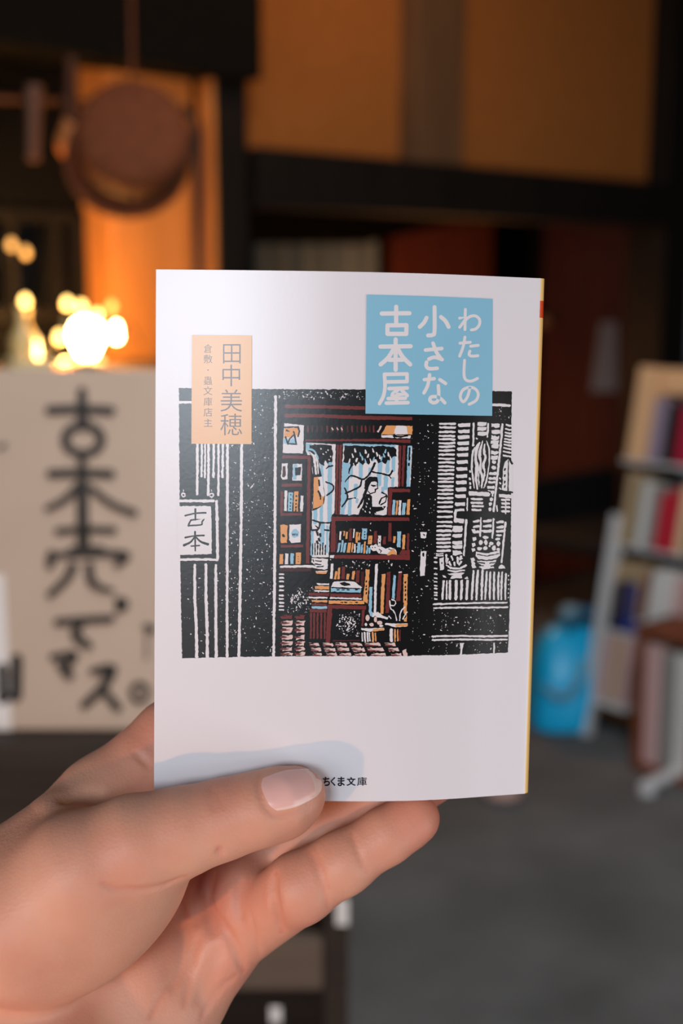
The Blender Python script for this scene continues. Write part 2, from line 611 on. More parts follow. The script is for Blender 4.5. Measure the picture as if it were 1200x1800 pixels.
for strokes in CALLI:
    m_ = MB()
    k = 0
    for pts, w in strokes:
        pts = catmull(pts, 5) if len(pts) > 2 and len(pts) < 15 else pts
        if isinstance(w, (list, tuple)) and len(w) != len(pts):
            w = list(np.interp(np.linspace(0, len(w) - 1, len(pts)), range(len(w)), w))
        w = [q * 1.28 for q in w] if isinstance(w, list) else w * 1.28
        for poly in ribbon(pts, w):
            m_.prism([sg(x / 2.5725, 600 + y / 2.5725, SY - 0.0016 - 0.00004 * (k % 7)) for x, y in poly], (0, 0.0012, 0))
            k += 1
    m_.build('brush_character', M_ink, sign)

# ------------------------------------------------------------------ chest under the window with the little lights
M_brass = mat('brass', (196, 150, 80), 0.35, 0.5, metal=1.0)
zc1 = ws(140, 652, 0.30)[1]
chest = empty('low_chest', W(-0.6, 0.18, 0), 'dark timber chest under the window, behind the sign', 'chest')
m_ = MB()
wbox(m_, -1.6, -0.06, 0.02, 0.34, zc1 - 0.03, zc1, 0.004)
m_.build('top_board', M_midwood, chest)
m_ = MB()
wbox(m_, -1.58, -0.08, 0.02, 0.32, 0.04, zc1 - 0.03, 0.003)
m_.build('body', M_dark, chest)
for i in range(3):
    m_ = MB()
    wbox(m_, -1.56 + i * 0.5, -1.09 + i * 0.5, 0.32, 0.335, 0.1, zc1 - 0.06, 0.003)
    fr = m_.build('drawer', M_stand, chest)
    m_ = MB()
    m_.lathe([(0.0, 0.03), (0.014, 0.028), (0.016, 0.02), (0.006, 0.01), (0.008, 0.0)], W(-1.325 + i * 0.5, 0.335, zc1 - 0.2), WN, 12)
    m_.build('knob', M_brass, fr, True)


def flame_mat(name, col, s):
    return mat(name, (255, 220, 150), 0.4, emit=(col, s))


M_bulb_hot = flame_mat('bulb_glow', (1.0, 0.72, 0.30), 60)
M_bulb = flame_mat('small_bulb_glow', (1.0, 0.60, 0.16), 9)
M_bulb_dim = flame_mat('dim_bulb_glow', (1.0, 0.42, 0.08), 2.2)
M_clear = mat('clear_glass', (240, 236, 225), 0.05, 0.5, trans=1.0)

T_L = 0.22


def wl_pt(px, py, t=T_L):
    s, z = ws(px, py, t)
    return W(s, t, z)


# glass lamp with its bright bulb
lp = wl_pt(152, 590)
lampo = empty('glass_table_lamp', (lp.x, lp.y, zc1), 'glowing glass table lamp on the chest above the sign', 'lamp')
m_ = MB()
m_.lathe([(0.0, 0), (0.042, 0), (0.045, 0.006), (0.016, 0.014), (0.012, 0.03), (0.02, 0.036), (0.0, 0.036)], (lp.x, lp.y, zc1), n=20)
m_.build('base', M_brass, lampo, True)
m_ = MB()
m_.lathe([(0.0, 0.0), (0.016, 0.002), (0.02, 0.012), (0.032, 0.036), (0.034, 0.052), (0.026, 0.07), (0.01, 0.08), (0.0, 0.081)], (lp.x, lp.y, lp.z - 0.045), n=20)
m_.build('bulb', M_bulb_hot, lampo, True)
# string of small bulbs, wire and bulbs one thing
wire_px = [(-30, 470), (20, 432), (40, 445), (44, 530), (60, 585), (104, 594), (118, 535), (140, 542), (168, 556), (196, 540), (206, 590), (225, 560), (250, 600)]
strg = empty('fairy_light_string', wl_pt(120, 540), 'string of tiny amber bulbs draped round the lamp on the chest', 'string lights')
m_ = MB()
m_.tube(catmull([tuple(wl_pt(x, y + 8, T_L + 0.02)) for x, y in wire_px], 5), 0.0018, 6)
m_.build('wire', M_black, strg)
for (x, y, r, mm) in ((20, 432, 9, 'd'), (45, 446, 9, 'd'), (44, 531, 9, 'm'), (104, 594, 9, 'm'), (118, 535, 9, 'm'), (143, 541, 9, 'm'),
                      (170, 556, 8, 'm'), (196, 540, 9, 'd'), (205, 592, 13, 'h'), (204, 578, 9, 'h')):
    p = wl_pt(x, y, T_L + 0.02)
    rr = 0.008 if r < 10 else 0.009
    m_ = MB()
    m_.lathe([(0, -rr), (rr * 0.6, -rr * 0.8), (rr, 0), (rr * 0.75, rr * 0.8), (rr * 0.35, rr * 1.5), (0, rr * 1.6)], p, n=12)
    m_.build('bulb', {'d': M_bulb_dim, 'm': M_bulb, 'h': M_bulb_hot}[mm], strg, True)
# glass bottle catching the light, tin, dish
gb = wl_pt(42, 600, 0.25)
m_ = MB()
m_.lathe([(0, 0), (0.024, 0), (0.027, 0.01), (0.027, 0.065), (0.012, 0.09), (0.011, 0.115), (0.014, 0.118), (0.014, 0.126), (0.0, 0.126)], (gb.x, gb.y, zc1), n=20)
tag(m_.build('glass_bottle', mat('amber_glass', (235, 200, 130), 0.1, 0.6), smooth=True), 'small glowing glass bottle at the left end of the lit chest', 'bottle')
tb = wl_pt(52, 640, 0.30)
m_ = MB()
m_.box((tb.x, tb.y, zc1 + 0.014), (0.085, 0.05, 0.028), WAX, 0.004)
tn = tag(m_.build('cream_box', mat('cream_card', (238, 214, 160), 0.5)), 'flat cream box lying on the chest above the sign, left of the lamp', 'box')
td = wl_pt(145, 640, 0.30)
m_ = MB()
m_.lathe([(0, 0), (0.018, 0), (0.03, 0.008), (0.042, 0.02), (0.04, 0.021), (0.028, 0.011), (0, 0.006)], (td.x, td.y, zc1), n=24)
tag(m_.build('shallow_dish', mat('glazed_dish', (232, 200, 140), 0.3), smooth=True), 'shallow glazed dish in front of the glowing lamp', 'dish')

# ------------------------------------------------------------------ things hung high on the left
M_straw = mat('woven_straw', (106, 54, 27), 0.85, 0.25, 0.25, 60, 0.4)
M_straw_d = mat('straw_band', (84, 48, 30), 0.75, 0.3)
hc = wl_pt(235, 254, 0.50)
HS = 0.82
hat = empty('straw_hat', hc, 'round brown straw hat hanging high on the orange cedar post', 'hat')
ax_h = (Vector((0.10, -0.90, 0.30))).normalized()
hu = Vector((1, 0, 0)) - ax_h * ax_h.x
hu.normalize()
m_ = MB()
m_.lathe([(r_ * HS, h_ * HS) for r_, h_ in [(0.10, 0.0), (0.132, -0.012), (0.14, -0.006), (0.139, 0.0), (0.13, -0.002), (0.10, 0.012)]], hc + ax_h * -0.025 + Vector((-0.014, 0, -0.014)), ax_h, 36)
m_.build('brim', M_straw, hat, True)
m_ = MB()
m_.lathe([(r_ * HS, h_ * HS) for r_, h_ in [(0.118, -0.03), (0.126, 0.0), (0.124, 0.05), (0.118, 0.066), (0.10, 0.078), (0.05, 0.086), (0.0, 0.088)]], hc, ax_h, 36)
m_.build('crown', M_straw, hat, True)
m_ = MB()
m_.lathe([(r_ * HS, h_ * HS) for r_, h_ in [(0.128, -0.015), (0.1285, 0.01), (0.127, 0.026), (0.124, 0.026)]], hc, ax_h, 36)
m_.build('hat_band', M_straw_d, hat, True)
m_ = MB()
m_.tube([hc + Vector((0, 0, 0.09)) - ax_h * 0.01, hc + Vector((0, 0.02, 0.3)), Vector((hc.x, hc.y + 0.02, 2.845))], 0.004, 6)
m_.build('hanging_cord', M_straw, hat)
# dark iron strap to the right of the hat
m_ = MB()
m_.tube([wl_pt(x, y, 0.05) for x, y in ((322, 190), (338, 200), (348, 230), (349, 330), (349, 468), (349, 700))], 0.011, 10)
tag(m_.build('iron_strap', M_black, smooth=True), 'dark iron rod bent over at the top, beside the orange cedar post', 'rod')
# wooden ladle: handle and bowl
lad = empty('wooden_ladle', wl_pt(122, 180, 0.2), 'wooden ladle hanging left of the straw hat, its bowl catching the light', 'ladle')
M_ladle = mat('ladle_wood', (190, 116, 60), 0.5, 0.4, 0.15, 20)
m_ = MB()
m_.tube([wl_pt(126, 100, 0.2), wl_pt(124, 180, 0.2), wl_pt(122, 226, 0.2)], [0.012, 0.012, 0.014], 10)
m_.build('handle', M_straw_d, lad, True)
pb = wl_pt(122, 248, 0.2)
m_ = MB()
m_.lathe([(0, -0.036), (0.014, -0.034), (0.025, -0.018), (0.027, 0.0), (0.02, 0.018), (0.011, 0.04), (0.010, 0.046), (0.0, 0.046)], pb, n=20)
m_.build('bowl', M_ladle, lad, True)
m_ = MB()
p0, p1 = wl_pt(60, 150, 0.2), wl_pt(58, 282, 0.2)
m_.tube([p0, (p0 + p1) / 2, p1], [0.017, 0.014, 0.012], 10)
tag(m_.build('wooden_pestle', mat('pestle_wood', (110, 70, 48), 0.6), smooth=True), 'slim wooden pestle hanging upright at the far left, beyond the ladle', 'pestle')
m_ = MB()
m_.tube([wl_pt(-40, 172, 0.2), wl_pt(60, 176, 0.2), wl_pt(150, 180, 0.2), wl_pt(190, 170, 0.06)], 0.006, 8)
tag(m_.build('hanging_rail', M_straw_d, smooth=True), 'thin dark rail at the upper left from which the ladle hangs', 'rail')

# ------------------------------------------------------------------ right: white leaning rack of books
RK = on_floor(1026, 1292)
RW = WN.copy()                                       # along the rack, to the right and nearer
RM = -WE                                             # out of its front
LEAN = 0.20


def rk(s, t, z):
    return RK + RW * s + RM * (t - LEAN * z) + WZ * z


def rk_sz(px, py, t=0.0):                            # pixel -> (s, z) on the leaning front plane
    n = (RM + WZ * LEAN).normalized()
    p = on_plane(px, py, RK + RM * t, n)
    return (p - RK).dot(RW), p.z


RUP = (WZ - RM * LEAN).normalized()
RNO = (RM + WZ * LEAN).normalized()
RAX = (RW, RNO, RUP)


def rbox(mb, s0, s1, t0, t1, z0, z1, bevel=0.002, axes=None):
    z = (z0 + z1) / 2
    c = RK + RW * ((s0 + s1) / 2) + RUP * z + RNO * ((t0 + t1) / 2)
    return mb.box(c, (abs(s1 - s0), abs(t1 - t0), abs(z1 - z0)), axes or RAX, bevel)


def rk_l(px, py):                                    # length up the leaning plane
    s, z = rk_sz(px, py)
    return s, z / RUP.z


S_END = 0.50
TOPL = rk_l(1110, 640)[1]
rack = empty('book_rack', RK, 'white leaning metal rack full of used books at the right edge', 'rack')
for s in (0.0, S_END):
    m_ = MB()
    rbox(m_, s - 0.018, s + 0.018, -0.02, 0.012, 0.0, TOPL if s else rk_l(1088, 905)[1])
    m_.build('upright', M_white, rack)
shelf_l = [rk_l(1098, 806)[1], rk_l(1080, 954)[1], rk_l(1066, 1075)[1]]
for L in shelf_l:
    m_ = MB()
    rbox(m_, -0.018, S_END + 0.018, -0.16, 0.006, L - 0.012, L, 0.003)
    m_.build('shelf', M_white, rack)
# a foot bar running forward to the right
fa, fb = on_floor(1136, 1382, 0.02), on_floor(1215, 1346, 0.02)
m_ = MB()
m_.tube([fa, fa + (fb - fa) * 0.4, fb], 0.017, 12)
m_.tube([fa + Vector((0, 0, 0.004)), fa + Vector((0.002, 0, -0.03))], [0.02, 0.022], 12)
m_.build('foot_bar', M_white, rack, True)

PAL = {'cream': (226, 200, 160), 'tan': (186, 160, 126), 'peach': (232, 186, 140), 'mauve': (150, 136, 158), 'grey': (140, 138, 134), 'black': (36, 32, 32), 'red': (190, 36, 54),
       'crimson': (176, 24, 60), 'white': (214, 212, 208), 'olive': (128, 116, 84), 'navy': (40, 44, 96), 'brown': (112, 66, 46), 'sky': (104, 150, 186), 'pink': (206, 168, 164), 'blue': (52, 66, 140), 'green': (74, 104, 90)}
PM = {k: mat('cloth_' + k, v, 0.55, 0.4) for k, v in PAL.items()}
M_pages = mat('book_pages', (226, 214, 190), 0.9, 0.2)


def rack_book(s0, s1, L0, h, depth, colour, label, lean=0.0, t_front=0.008, group='used books on the white rack'):
    """upright book with its spine to the front: cover (three sides) and page block"""
    ca, sa_ = math.cos(lean), math.sin(lean)
    ax = (RW * ca + RUP * sa_, RNO, RUP * ca - RW * sa_)
    w = s1 - s0
    o = RK + RW * s0 + RUP * L0 + RNO * t_front
    root = empty('used_book', o, label, 'book', group)

    def bx(mb, a0, a1, t0, t1, z0, z1):
        c = o + ax[0] * ((a0 + a1) / 2) + ax[1] * ((t0 + t1) / 2) + ax[2] * ((z0 + z1) / 2)
        mb.box(c, (a1 - a0, t1 - t0, z1 - z0), ax, 0.0008)
    c_ = MB()
    bx(c_, 0, 0.0025, -depth, 0, 0, h)
    bx(c_, w - 0.0025, w, -depth, 0, 0, h)
    bx(c_, 0, w, -0.003, 0.001, 0, h)
    c_.build('cover', PM[colour], root)
    p_ = MB()
    bx(p_, 0.0026, w - 0.0026, -depth + 0.004, -0.0035, 0.002, h - 0.004)
    p_.build('page_block', M_pages, root)
    return root


random.seed(5)
ORD = ['first', 'second', 'third', 'fourth', 'fifth', 'sixth', 'seventh', 'eighth', 'ninth', 'tenth', 'eleventh', 'twelfth']


def row(L0, row_name, specs):
    s = None
    for i, (px, wdt, h, colour, lean) in enumerate(specs):
        s = px if s is None or px is not None else s
        rack_book(s, s + wdt - 0.001, L0, h, 0.12, colour,
                  '%s used book, %s from the left, %s of the white rack' % (colour, ORD[i], row_name), lean)
        s += wdt + (h * math.sin(abs(lean)) * 0.0)


L_top = rk_l(1098, 806)[1]
h_t = TOPL - L_top
# a cream display box lies at the left of the top tier, books beside it
rack_book(0.0, 0.07, L_top, h_t * 0.98, 0.10, 'peach', 'tall peach book at the left end of the top tier of the white rack')
row(L_top, 'top tier', [(0.072, 0.045, h_t * 0.66, 'mauve', 0), (None, 0.045, h_t * 0.62, 'black', 0), (None, 0.035, h_t * 0.6, 'crimson', 0), (None, 0.05, h_t * 0.62, 'crimson', 0), (None, 0.03, h_t * 0.7, 'cream', 0)])
bx_ = MB()
rbox(bx_, 0.074, 0.36, -0.11, -0.005, L_top + h_t * 0.72, L_top + h_t * 0.98, 0.003)
tag(bx_.build('peach_box', PM['peach']), 'peach box lying across the books on the top tier of the rack', 'box')
h2 = (L_top - 0.02) - shelf_l[1]
row(shelf_l[1], 'second tier', [(0.02, 0.032, h2 * 0.93, 'tan', 0), (None, 0.022, h2 * 0.86, 'olive', 0), (None, 0.034, h2 * 0.84, 'white', 0), (None, 0.03, h2 * 0.80, 'grey', 0), (None, 0.04, h2 * 0.72, 'red', 0),
                                (None, 0.03, h2 * 0.8, 'red', 0), (None, 0.03, h2 * 0.85, 'cream', 0), (None, 0.03, h2 * 0.8, 'brown', 0)])
h3 = (shelf_l[1] - 0.02) - shelf_l[2]
row(shelf_l[2], 'third tier', [(0.03, 0.04, h3 * 0.86, 'tan', 0), (None, 0.022, h3 * 0.8, 'olive', 0), (None, 0.03, h3 * 0.86, 'tan', 0), (None, 0.03, h3 * 0.75, 'brown', 0), (None, 0.028, h3 * 0.8, 'white', 0),
                               (None, 0.05, h3 * 0.85, 'white', 0), (None, 0.03, h3 * 0.75, 'pink', 0)])
row(0.12, 'lowest tier', [(0.03, 0.034, 0.20, 'pink', 0), (None, 0.03, 0.19, 'tan', 0), (None, 0.03, 0.2, 'pink', 0)])
row(0.325, 'small upper board', [(0.03, 0.025, 0.14, 'black', 0), (None, 0.03, 0.15, 'navy', 0), (None, 0.03, 0.145, 'blue', 0)])
m_ = MB()
rbox(m_, -0.0, 0.135, -0.14, 0.01, 0.312, 0.324)
m_.build('shelf', M_white, rack)
m_ = MB()
rbox(m_, -0.0, 0.135, -0.14, 0.01, 0.10, 0.118)
m_.build('shelf', M_white, rack)
# wooden crate with big books standing on the floor before the rack's right part
cb = on_floor(1108, 1352)
M_crate = mat('crate_wood', (122, 66, 40), 0.6, 0.35, 0.2, 6, 0.2, (8, 8, 1))
cr = empty('wooden_crate', cb, 'red-brown open wooden crate of books on the floor before the white rack', 'crate')


def cbx(mb, s0, s1, t0, t1, z0, z1, bevel=0.003):
    return mb.box(cb + RW * ((s0 + s1) / 2) + RM * ((t0 + t1) / 2) + WZ * ((z0 + z1) / 2), (abs(s1 - s0), abs(t1 - t0), abs(z1 - z0)), (RW, RM, WZ), bevel)


0 and print('crate', (cb - RK).dot(RW), (cb - RK).dot(RM), [l_ * RUP.z for l_ in shelf_l], TOPL)
CH = (at(1108, 1098, cb.y).z)
for a, b, z0, z1, nm in ((0.0, 0.022, 0.0, CH, 'side_board'), (0.40, 0.422, 0.0, CH, 'side_board'), (0.175, 0.192, 0.02, CH - 0.02, 'divider')):
    m_ = MB()
    cbx(m_, a, b, -0.16, 0.0, z0, z1)
    m_.build(nm, M_crate, cr)
m_ = MB()
cbx(m_, 0.0, 0.422, -0.16, 0.004, CH - 0.022, CH)
m_.build('top_board', M_crate, cr)
m_ = MB()
cbx(m_, 0.0, 0.422, -0.16, 0.0, 0.0, 0.025)
m_.build('bottom_board', M_crate, cr)
m_ = MB()
cbx(m_, 0.0, 0.422, -0.168, -0.16, 0.0, CH)
m_.build('back_board', M_crate, cr)


def crate_book(s0, w, h, colour, label):
    o = cb + RW * s0 + WZ * 0.0255
    root = empty('large_book', o, label, 'book', 'large books in the crate')
    m1 = MB()
    for a, b, t0, t1 in ((0, 0.003, -0.15, -0.012), (w - 0.003, w, -0.15, -0.012), (0, w, -0.016, -0.012)):
        m1.box(o + RW * ((a + b) / 2) + RM * ((t0 + t1) / 2) + WZ * (h / 2), (b - a, t1 - t0, h), (RW, RM, WZ), 0.0008)
    m1.build('cover', PM[colour], root)
    m2 = MB()
    m2.box(o + RW * (w / 2) + RM * -0.081 + WZ * (h / 2), (w - 0.0065, 0.128, h - 0.006), (RW, RM, WZ), 0.0)
    m2.build('page_block', M_pages, root)


for i, (s, w, h, c_, d) in enumerate(((0.026, 0.05, 0.82, 'pink', 'leftmost in'), (0.078, 0.04, 0.78, 'grey', 'second from the left in'), (0.12, 0.05, 0.8, 'white', 'third from the left in'),
                                      (0.196, 0.07, 0.86, 'white', 'right of the divider in'), (0.268, 0.05, 0.8, 'sky', 'second right of the divider in'))):
    crate_book(s, w, CH * h, c_, '%s large book, %s the red-brown crate' % (c_, d))

# dark box behind the rack (a wall to the right, off frame)
m_ = MB()
wbox(m_, 2.6, 2.66, -0.1, 3.2, 0, 2.86, 0)
tag(m_.build('wall_right', M_dark), kind='structure')

# black chair with rounded back, before the red-brown door
chp = W(bs(1000, 1000, -0.35)[0], -0.35, 0)
chair = empty('round_back_chair', chp, 'black chair with a rounded back, in the shadow before the red-brown door', 'chair')
M_chair = mat('black_upholstery', (20, 19, 19), 0.8, 0.3)
cw = abs(ws(1072, 900, -0.35)[0] - ws(905, 900, -0.35)[0])
zt_c = ws(985, 838, -0.35)[1]
prof = []
pts = []
for k in range(25):
    a = math.pi * k / 24
    pts.append((math.cos(a) * cw / 2, (zt_c - 0.62) * max(0, math.sin(a)) ** 0.55 + 0.62))
m_ = MB()
m_.prism([chp + WE * x + WZ * z for x, z in pts] + [chp - WE * cw / 2 + WZ * 0.45, chp + WE * cw / 2 + WZ * 0.45][0:2], -WN * 0.05)
m_.build('backrest', M_chair, chair)
m_ = MB()
m_.box(chp + WN * 0.17 + WZ * 0.43, (cw, 0.38, 0.07), WAX, 0.02)
m_.build('seat', M_chair, chair)
for a in (-1, 1):
    for t in (0.0, 0.33):
        m_ = MB()
        p = chp + WE * (a * (cw / 2 - 0.03)) + WN * t
        m_.tube([p + WZ * 0.4, p], [0.018, 0.014], 10)
        m_.build('leg', M_black, chair, True)

# blue shopping bag on the floor
M_bag = mat('blue_plastic', (10, 178, 232), 0.4, 0.5, 0.06, 9, 0.3)
M_bag_d = mat('blue_handle', (14, 92, 124), 0.5, 0.4)
bgp = on_floor(985, 1288)
bag = empty('shopping_bag', bgp, 'bright blue plastic shopping bag on the floor beside the white rack', 'bag')
bgp.y += 0.10
bag.location.y = bgp.y
by = bgp.y


def bpx(px, py, dy=0.0):
    return at(px, py, by + dy)


rings = [(1288, 930, 1034, 0.13), (1270, 926, 1040, 0.15), (1200, 932, 1044, 0.15), (1145, 944, 1046, 0.11), (1118, 958, 1046, 0.06), (1104, 972, 1042, 0.03)]
nseg = 28
vs = []
rng = random.Random(3)
for (y, x0, x1, dep) in rings:
    pa, pb_ = bpx(x0, y), bpx(x1, y)
    c = (pa + pb_) / 2
    hw = (pb_.x - pa.x) / 2
    for k in range(nseg):
        a = 2 * math.pi * k / nseg
        cx_, sy_ = math.cos(a), math.sin(a)
        q = 0.5
        vs.append((c.x + hw * math.copysign(abs(cx_) ** q, cx_) + rng.uniform(-.004, .004), c.y + 0.02 + dep * math.copysign(abs(sy_) ** q, sy_) + rng.uniform(-.006, .006),
                   0.002 if y == 1288 else max(0.012, c.z)))
nr = len(rings)
fs = [(i * nseg + k, i * nseg + (k + 1) % nseg, (i + 1) * nseg + (k + 1) % nseg, (i + 1) * nseg + k) for i in range(nr - 1) for k in range(nseg)]
fs += [tuple(reversed(range(nseg))), tuple(range((nr - 1) * nseg, nr * nseg))]
m_ = MB()
m_.add(vs, fs)
m_.build('bag_body', M_bag, bag, True)
for dx, sh in ((0, 0.02), (14, -0.03)):
    m_ = MB()
    m_.tube(catmull([tuple(bpx(x + dx, y, 0.02 + sh)) for x, y in ((980, 1125), (992, 1092), (1012, 1074), (1034, 1084), (1040, 1122))], 6), 0.016, 8)
    m_.build('handle', M_bag_d, bag, True)
m_ = MB()
m_.lathe([(0.0, 0.028), (0.026, 0.02), (0.034, 0.0), (0.02, -0.03), (0, -0.034)], bpx(1002, 1078, 0.02), n=16)
m_.build('knotted_top', mat('grey_blue_plastic', (120, 160, 176), 0.5), bag, True)
# grey print curve on the bag
m_ = MB()
m_.tube(catmull([tuple(bpx(x, y, -0.152 + (0.03 if x < 970 or x > 1020 else 0.0))) for x, y in ((955, 1205), (975, 1222), (1000, 1220), (1018, 1195), (1026, 1160))], 6), 0.008, 6)
m_.build('printed_arc', mat('grey_print', (110, 150, 170), 0.5), bag, True)

# pale pink cloth slipper on the floor, half hidden by the book
sp = on_floor(885, 1412)
slp = empty('house_slipper', sp, 'pale pinkish house slipper lying on the concrete floor just below the book', 'slipper')
m_ = MB()
m_.lathe([(0, 0), (0.05, 0.0), (0.054, 0.008), (0.05, 0.016), (0, 0.018)], sp + Vector((0, 0.03, 0)), n=24, sx=1.0)
m_.build('sole', mat('slipper_sole', (96, 84, 80), 0.8), slp, True)
m_ = MB()
m_.lathe([(0.05, 0.017), (0.048, 0.03), (0.036, 0.045), (0.016, 0.052), (0, 0.053)], sp + Vector((0, 0.03, 0)), n=24)
m_.build('upper', mat('slipper_cloth', (186, 150, 138), 0.85), slp, True)
# crumpled pale scrap next to the bag (left), seen past the book's edge

# ------------------------------------------------------------------ the paperback in the hand (millimetres in its own frame)
TILT = math.radians(5.4)
ROLL = math.radians(1.0)
BO = P(605.5, 952, 0.3556)
BN = (-FWD * math.cos(TILT) - UPV * math.sin(TILT)).normalized()      # out of the cover
BV0 = (-UPV * math.cos(TILT) + FWD * math.sin(TILT)).normalized()     # down the cover
BU = (RGT * math.cos(ROLL) + BV0 * math.sin(ROLL)).normalized()
BV = (BV0 * math.cos(ROLL) - RGT * math.sin(ROLL)).normalized()
BW, BH = 106.2, 148.0
UK = [0, 8, 20, 35, 50, 62, 75, 88, 98, 106.2]
ZK = [3.2, 2.4, 1.3, 0.4, 0.0, 0.4, 1.8, 4.6, 7.4, 9.6]


def _spline(x):
    x = np.asarray(x, float)
    xs, ys = np.array(UK, float), np.array(ZK, float)
    m = np.gradient(ys, xs)
    i = np.clip(np.searchsorted(xs, x) - 1, 0, len(xs) - 2)
    h = xs[i + 1] - xs[i]
    t = (x - xs[i]) / h
    return ((2 * t ** 3 - 3 * t ** 2 + 1) * ys[i] + (t ** 3 - 2 * t ** 2 + t) * h * m[i] + (-2 * t ** 3 + 3 * t ** 2) * ys[i + 1] + (t ** 3 - t ** 2) * h * m[i + 1])


UG = np.linspace(0, BW, 107)                       # the grid both cover and print share
ZG = _spline(UG)


def zcover(u):
    return float(np.interp(u, UG, ZG))


def BPt(u, v, z):                                  # mm, z away from the viewer
    return BO + (BU * (u - BW / 2) + BV * (v - BH / 2) - BN * z) * 0.001


def to_uv(px, py):
    z = 0.0
    r = ray(px, py)
    for _ in range(6):
        p0 = BO - BN * z * 0.001
        h = CAM + r * ((p0 - CAM).dot(BN) / r.dot(BN)) - BO
        u, v = h.dot(BU) * 1000 + BW / 2, h.dot(BV) * 1000 + BH / 2
        z = zcover(min(max(u, 0), BW))
    return u, v


# materials of the jacket
def paper_stock(name, rgb, rough=0.27, spec=0.5, speck=None):
    m = bpy.data.materials.new(name)
    m.use_nodes = True
    nt = m.node_tree
    b = nt.nodes['Principled BSDF']
    b.inputs['Base Color'].default_value = (*lin(rgb), 1)
    b.inputs['Roughness'].default_value = rough
    b.inputs['Specular IOR Level'].default_value = spec
    tc = nt.nodes.new('ShaderNodeTexCoord')
    nz = nt.nodes.new('ShaderNodeTexNoise')
    nz.inputs['Scale'].default_value = 900
    nz.inputs['Detail'].default_value = 2
    bp = nt.nodes.new('ShaderNodeBump')
    bp.inputs['Strength'].default_value = 0.035
    bp.inputs['Distance'].default_value = 0.0004
    nt.links.new(tc.outputs['Object'], nz.inputs['Vector'])
    nt.links.new(nz.outputs['Fac'], bp.inputs['Height'])
    nt.links.new(bp.outputs['Normal'], b.inputs['Normal'])
    return m


K = {
    'paper': paper_stock('jacket_paper', (224, 219, 223)),
    'black': paper_stock('woodcut_black', (15, 14, 15)),
    'white': paper_stock('woodcut_white', (224, 219, 221)),
    'blue': paper_stock('woodcut_blue', (146, 190, 212)),
    'sky': paper_stock('title_blue', (134, 188, 212)),
    'orange': paper_stock('woodcut_orange', (222, 156, 98)),
    'tan': paper_stock('author_tan', (226, 172, 118)),
    'brown': paper_stock('woodcut_brown', (112, 48, 46)),
    'dkbrown': paper_stock('woodcut_dark_brown', (70, 34, 34)),
    'pink': paper_stock('woodcut_pink', (220, 192, 186)),
    'grey': paper_stock('author_ink', (92, 74, 72)),
    'ink': paper_stock('imprint_ink', (22, 22, 34)),
    'yellow': paper_stock('spine_yellow', (255, 208, 128)),
    'red': paper_stock('spine_red', (226, 74, 28)),
}

book = empty('paperback_book', BPt(BW / 2, BH, 5), 'small white paperback with a woodcut bookshop cover, held up in the hand', 'book')
TH = 9.5                                            # thickness of the book
# jacket: front, rolled spine, back, as one sheet
path = [(u, z) for u, z in zip(UG, ZG)]
sl = math.atan2(ZG[-1] - ZG[-2], UG[-1] - UG[-2])
R_ = 2.3
cx_, cz_ = BW - R_ * math.sin(sl) * -0 - math.sin(sl) * R_, ZG[-1] + math.cos(sl) * R_
n_arc = 12
arc = []
for k in range(1, n_arc + 1):
    a = sl + (math.pi / 2 - sl) * k / n_arc
    arc.append((cx_ + math.sin(a) * R_, cz_ - math.cos(a) * R_))
xs_, zs_ = arc[-1]
back_z = [z + TH for z in ZG]
spine = [(xs_, zs_ + (back_z[-1] - zs_) * k / 6) for k in range(1, 6)]
back = [(u, z) for u, z in zip(UG[::-4], np.array(back_z)[::-4])]
full = path + arc + spine + back
n_front = len(path)
vs, fs, mi = [], [], []
full.insert(1, (0.04, float(np.interp(0.04, UG, ZG))))        # narrow outer strips keep the rim from bending the shading
full.insert(-1, (0.04, float(np.interp(0.04, UG, ZG)) + TH))
rows = (0, 0.04, BH - 0.04, BH)
for (u, z) in full:
    vs += [BPt(u, v, z) for v in rows]
for i in range(len(full) - 1):
    for r in range(3):
        fs.append((4 * i + r, 4 * i + r + 1, 4 * i + r + 5, 4 * i + r + 4))
        mi.append(1 if (i - 1 >= n_front + 1 and i - 1 < n_front + n_arc + 6) else 0)
m_ = MB()
m_.v, m_.f, m_.mi = [tuple(p) for p in vs], fs, mi
jk = m_.build('jacket', [K['paper'], K['yellow']], book, True)
md = jk.modifiers.new('thickness', 'SOLIDIFY')
md.thickness = 0.00025
md.offset = 0.0
PRINT0 = 0.15                                       # mm: above the sheet's half thickness
# pages
m_ = MB()
pu = [u for u in UG if 1.2 <= u <= BW - 0.6]
top = [(u, zcover(u) + 0.5) for u in pu]
bot = [(u, zcover(u) + TH - 0.5) for u in pu][::-1]
lp_ = top + bot
n = len(lp_)
vv = [BPt(u, 0.7, z) for u, z in lp_] + [BPt(u, BH - 0.7, z) for u, z in lp_]
h = len(top)
ff = [(i, (i + 1) % n, n + (i + 1) % n, n + i) for i in range(n)]
ff += [(i, n - 1 - i, n - 2 - i, i + 1) for i in range(h - 1)] + [(n + i, n + i + 1, 2 * n - 2 - i, 2 * n - 1 - i) for i in range(h - 1)]
m_.add(vv, ff)
m_.build('page_block', M_pages, book)

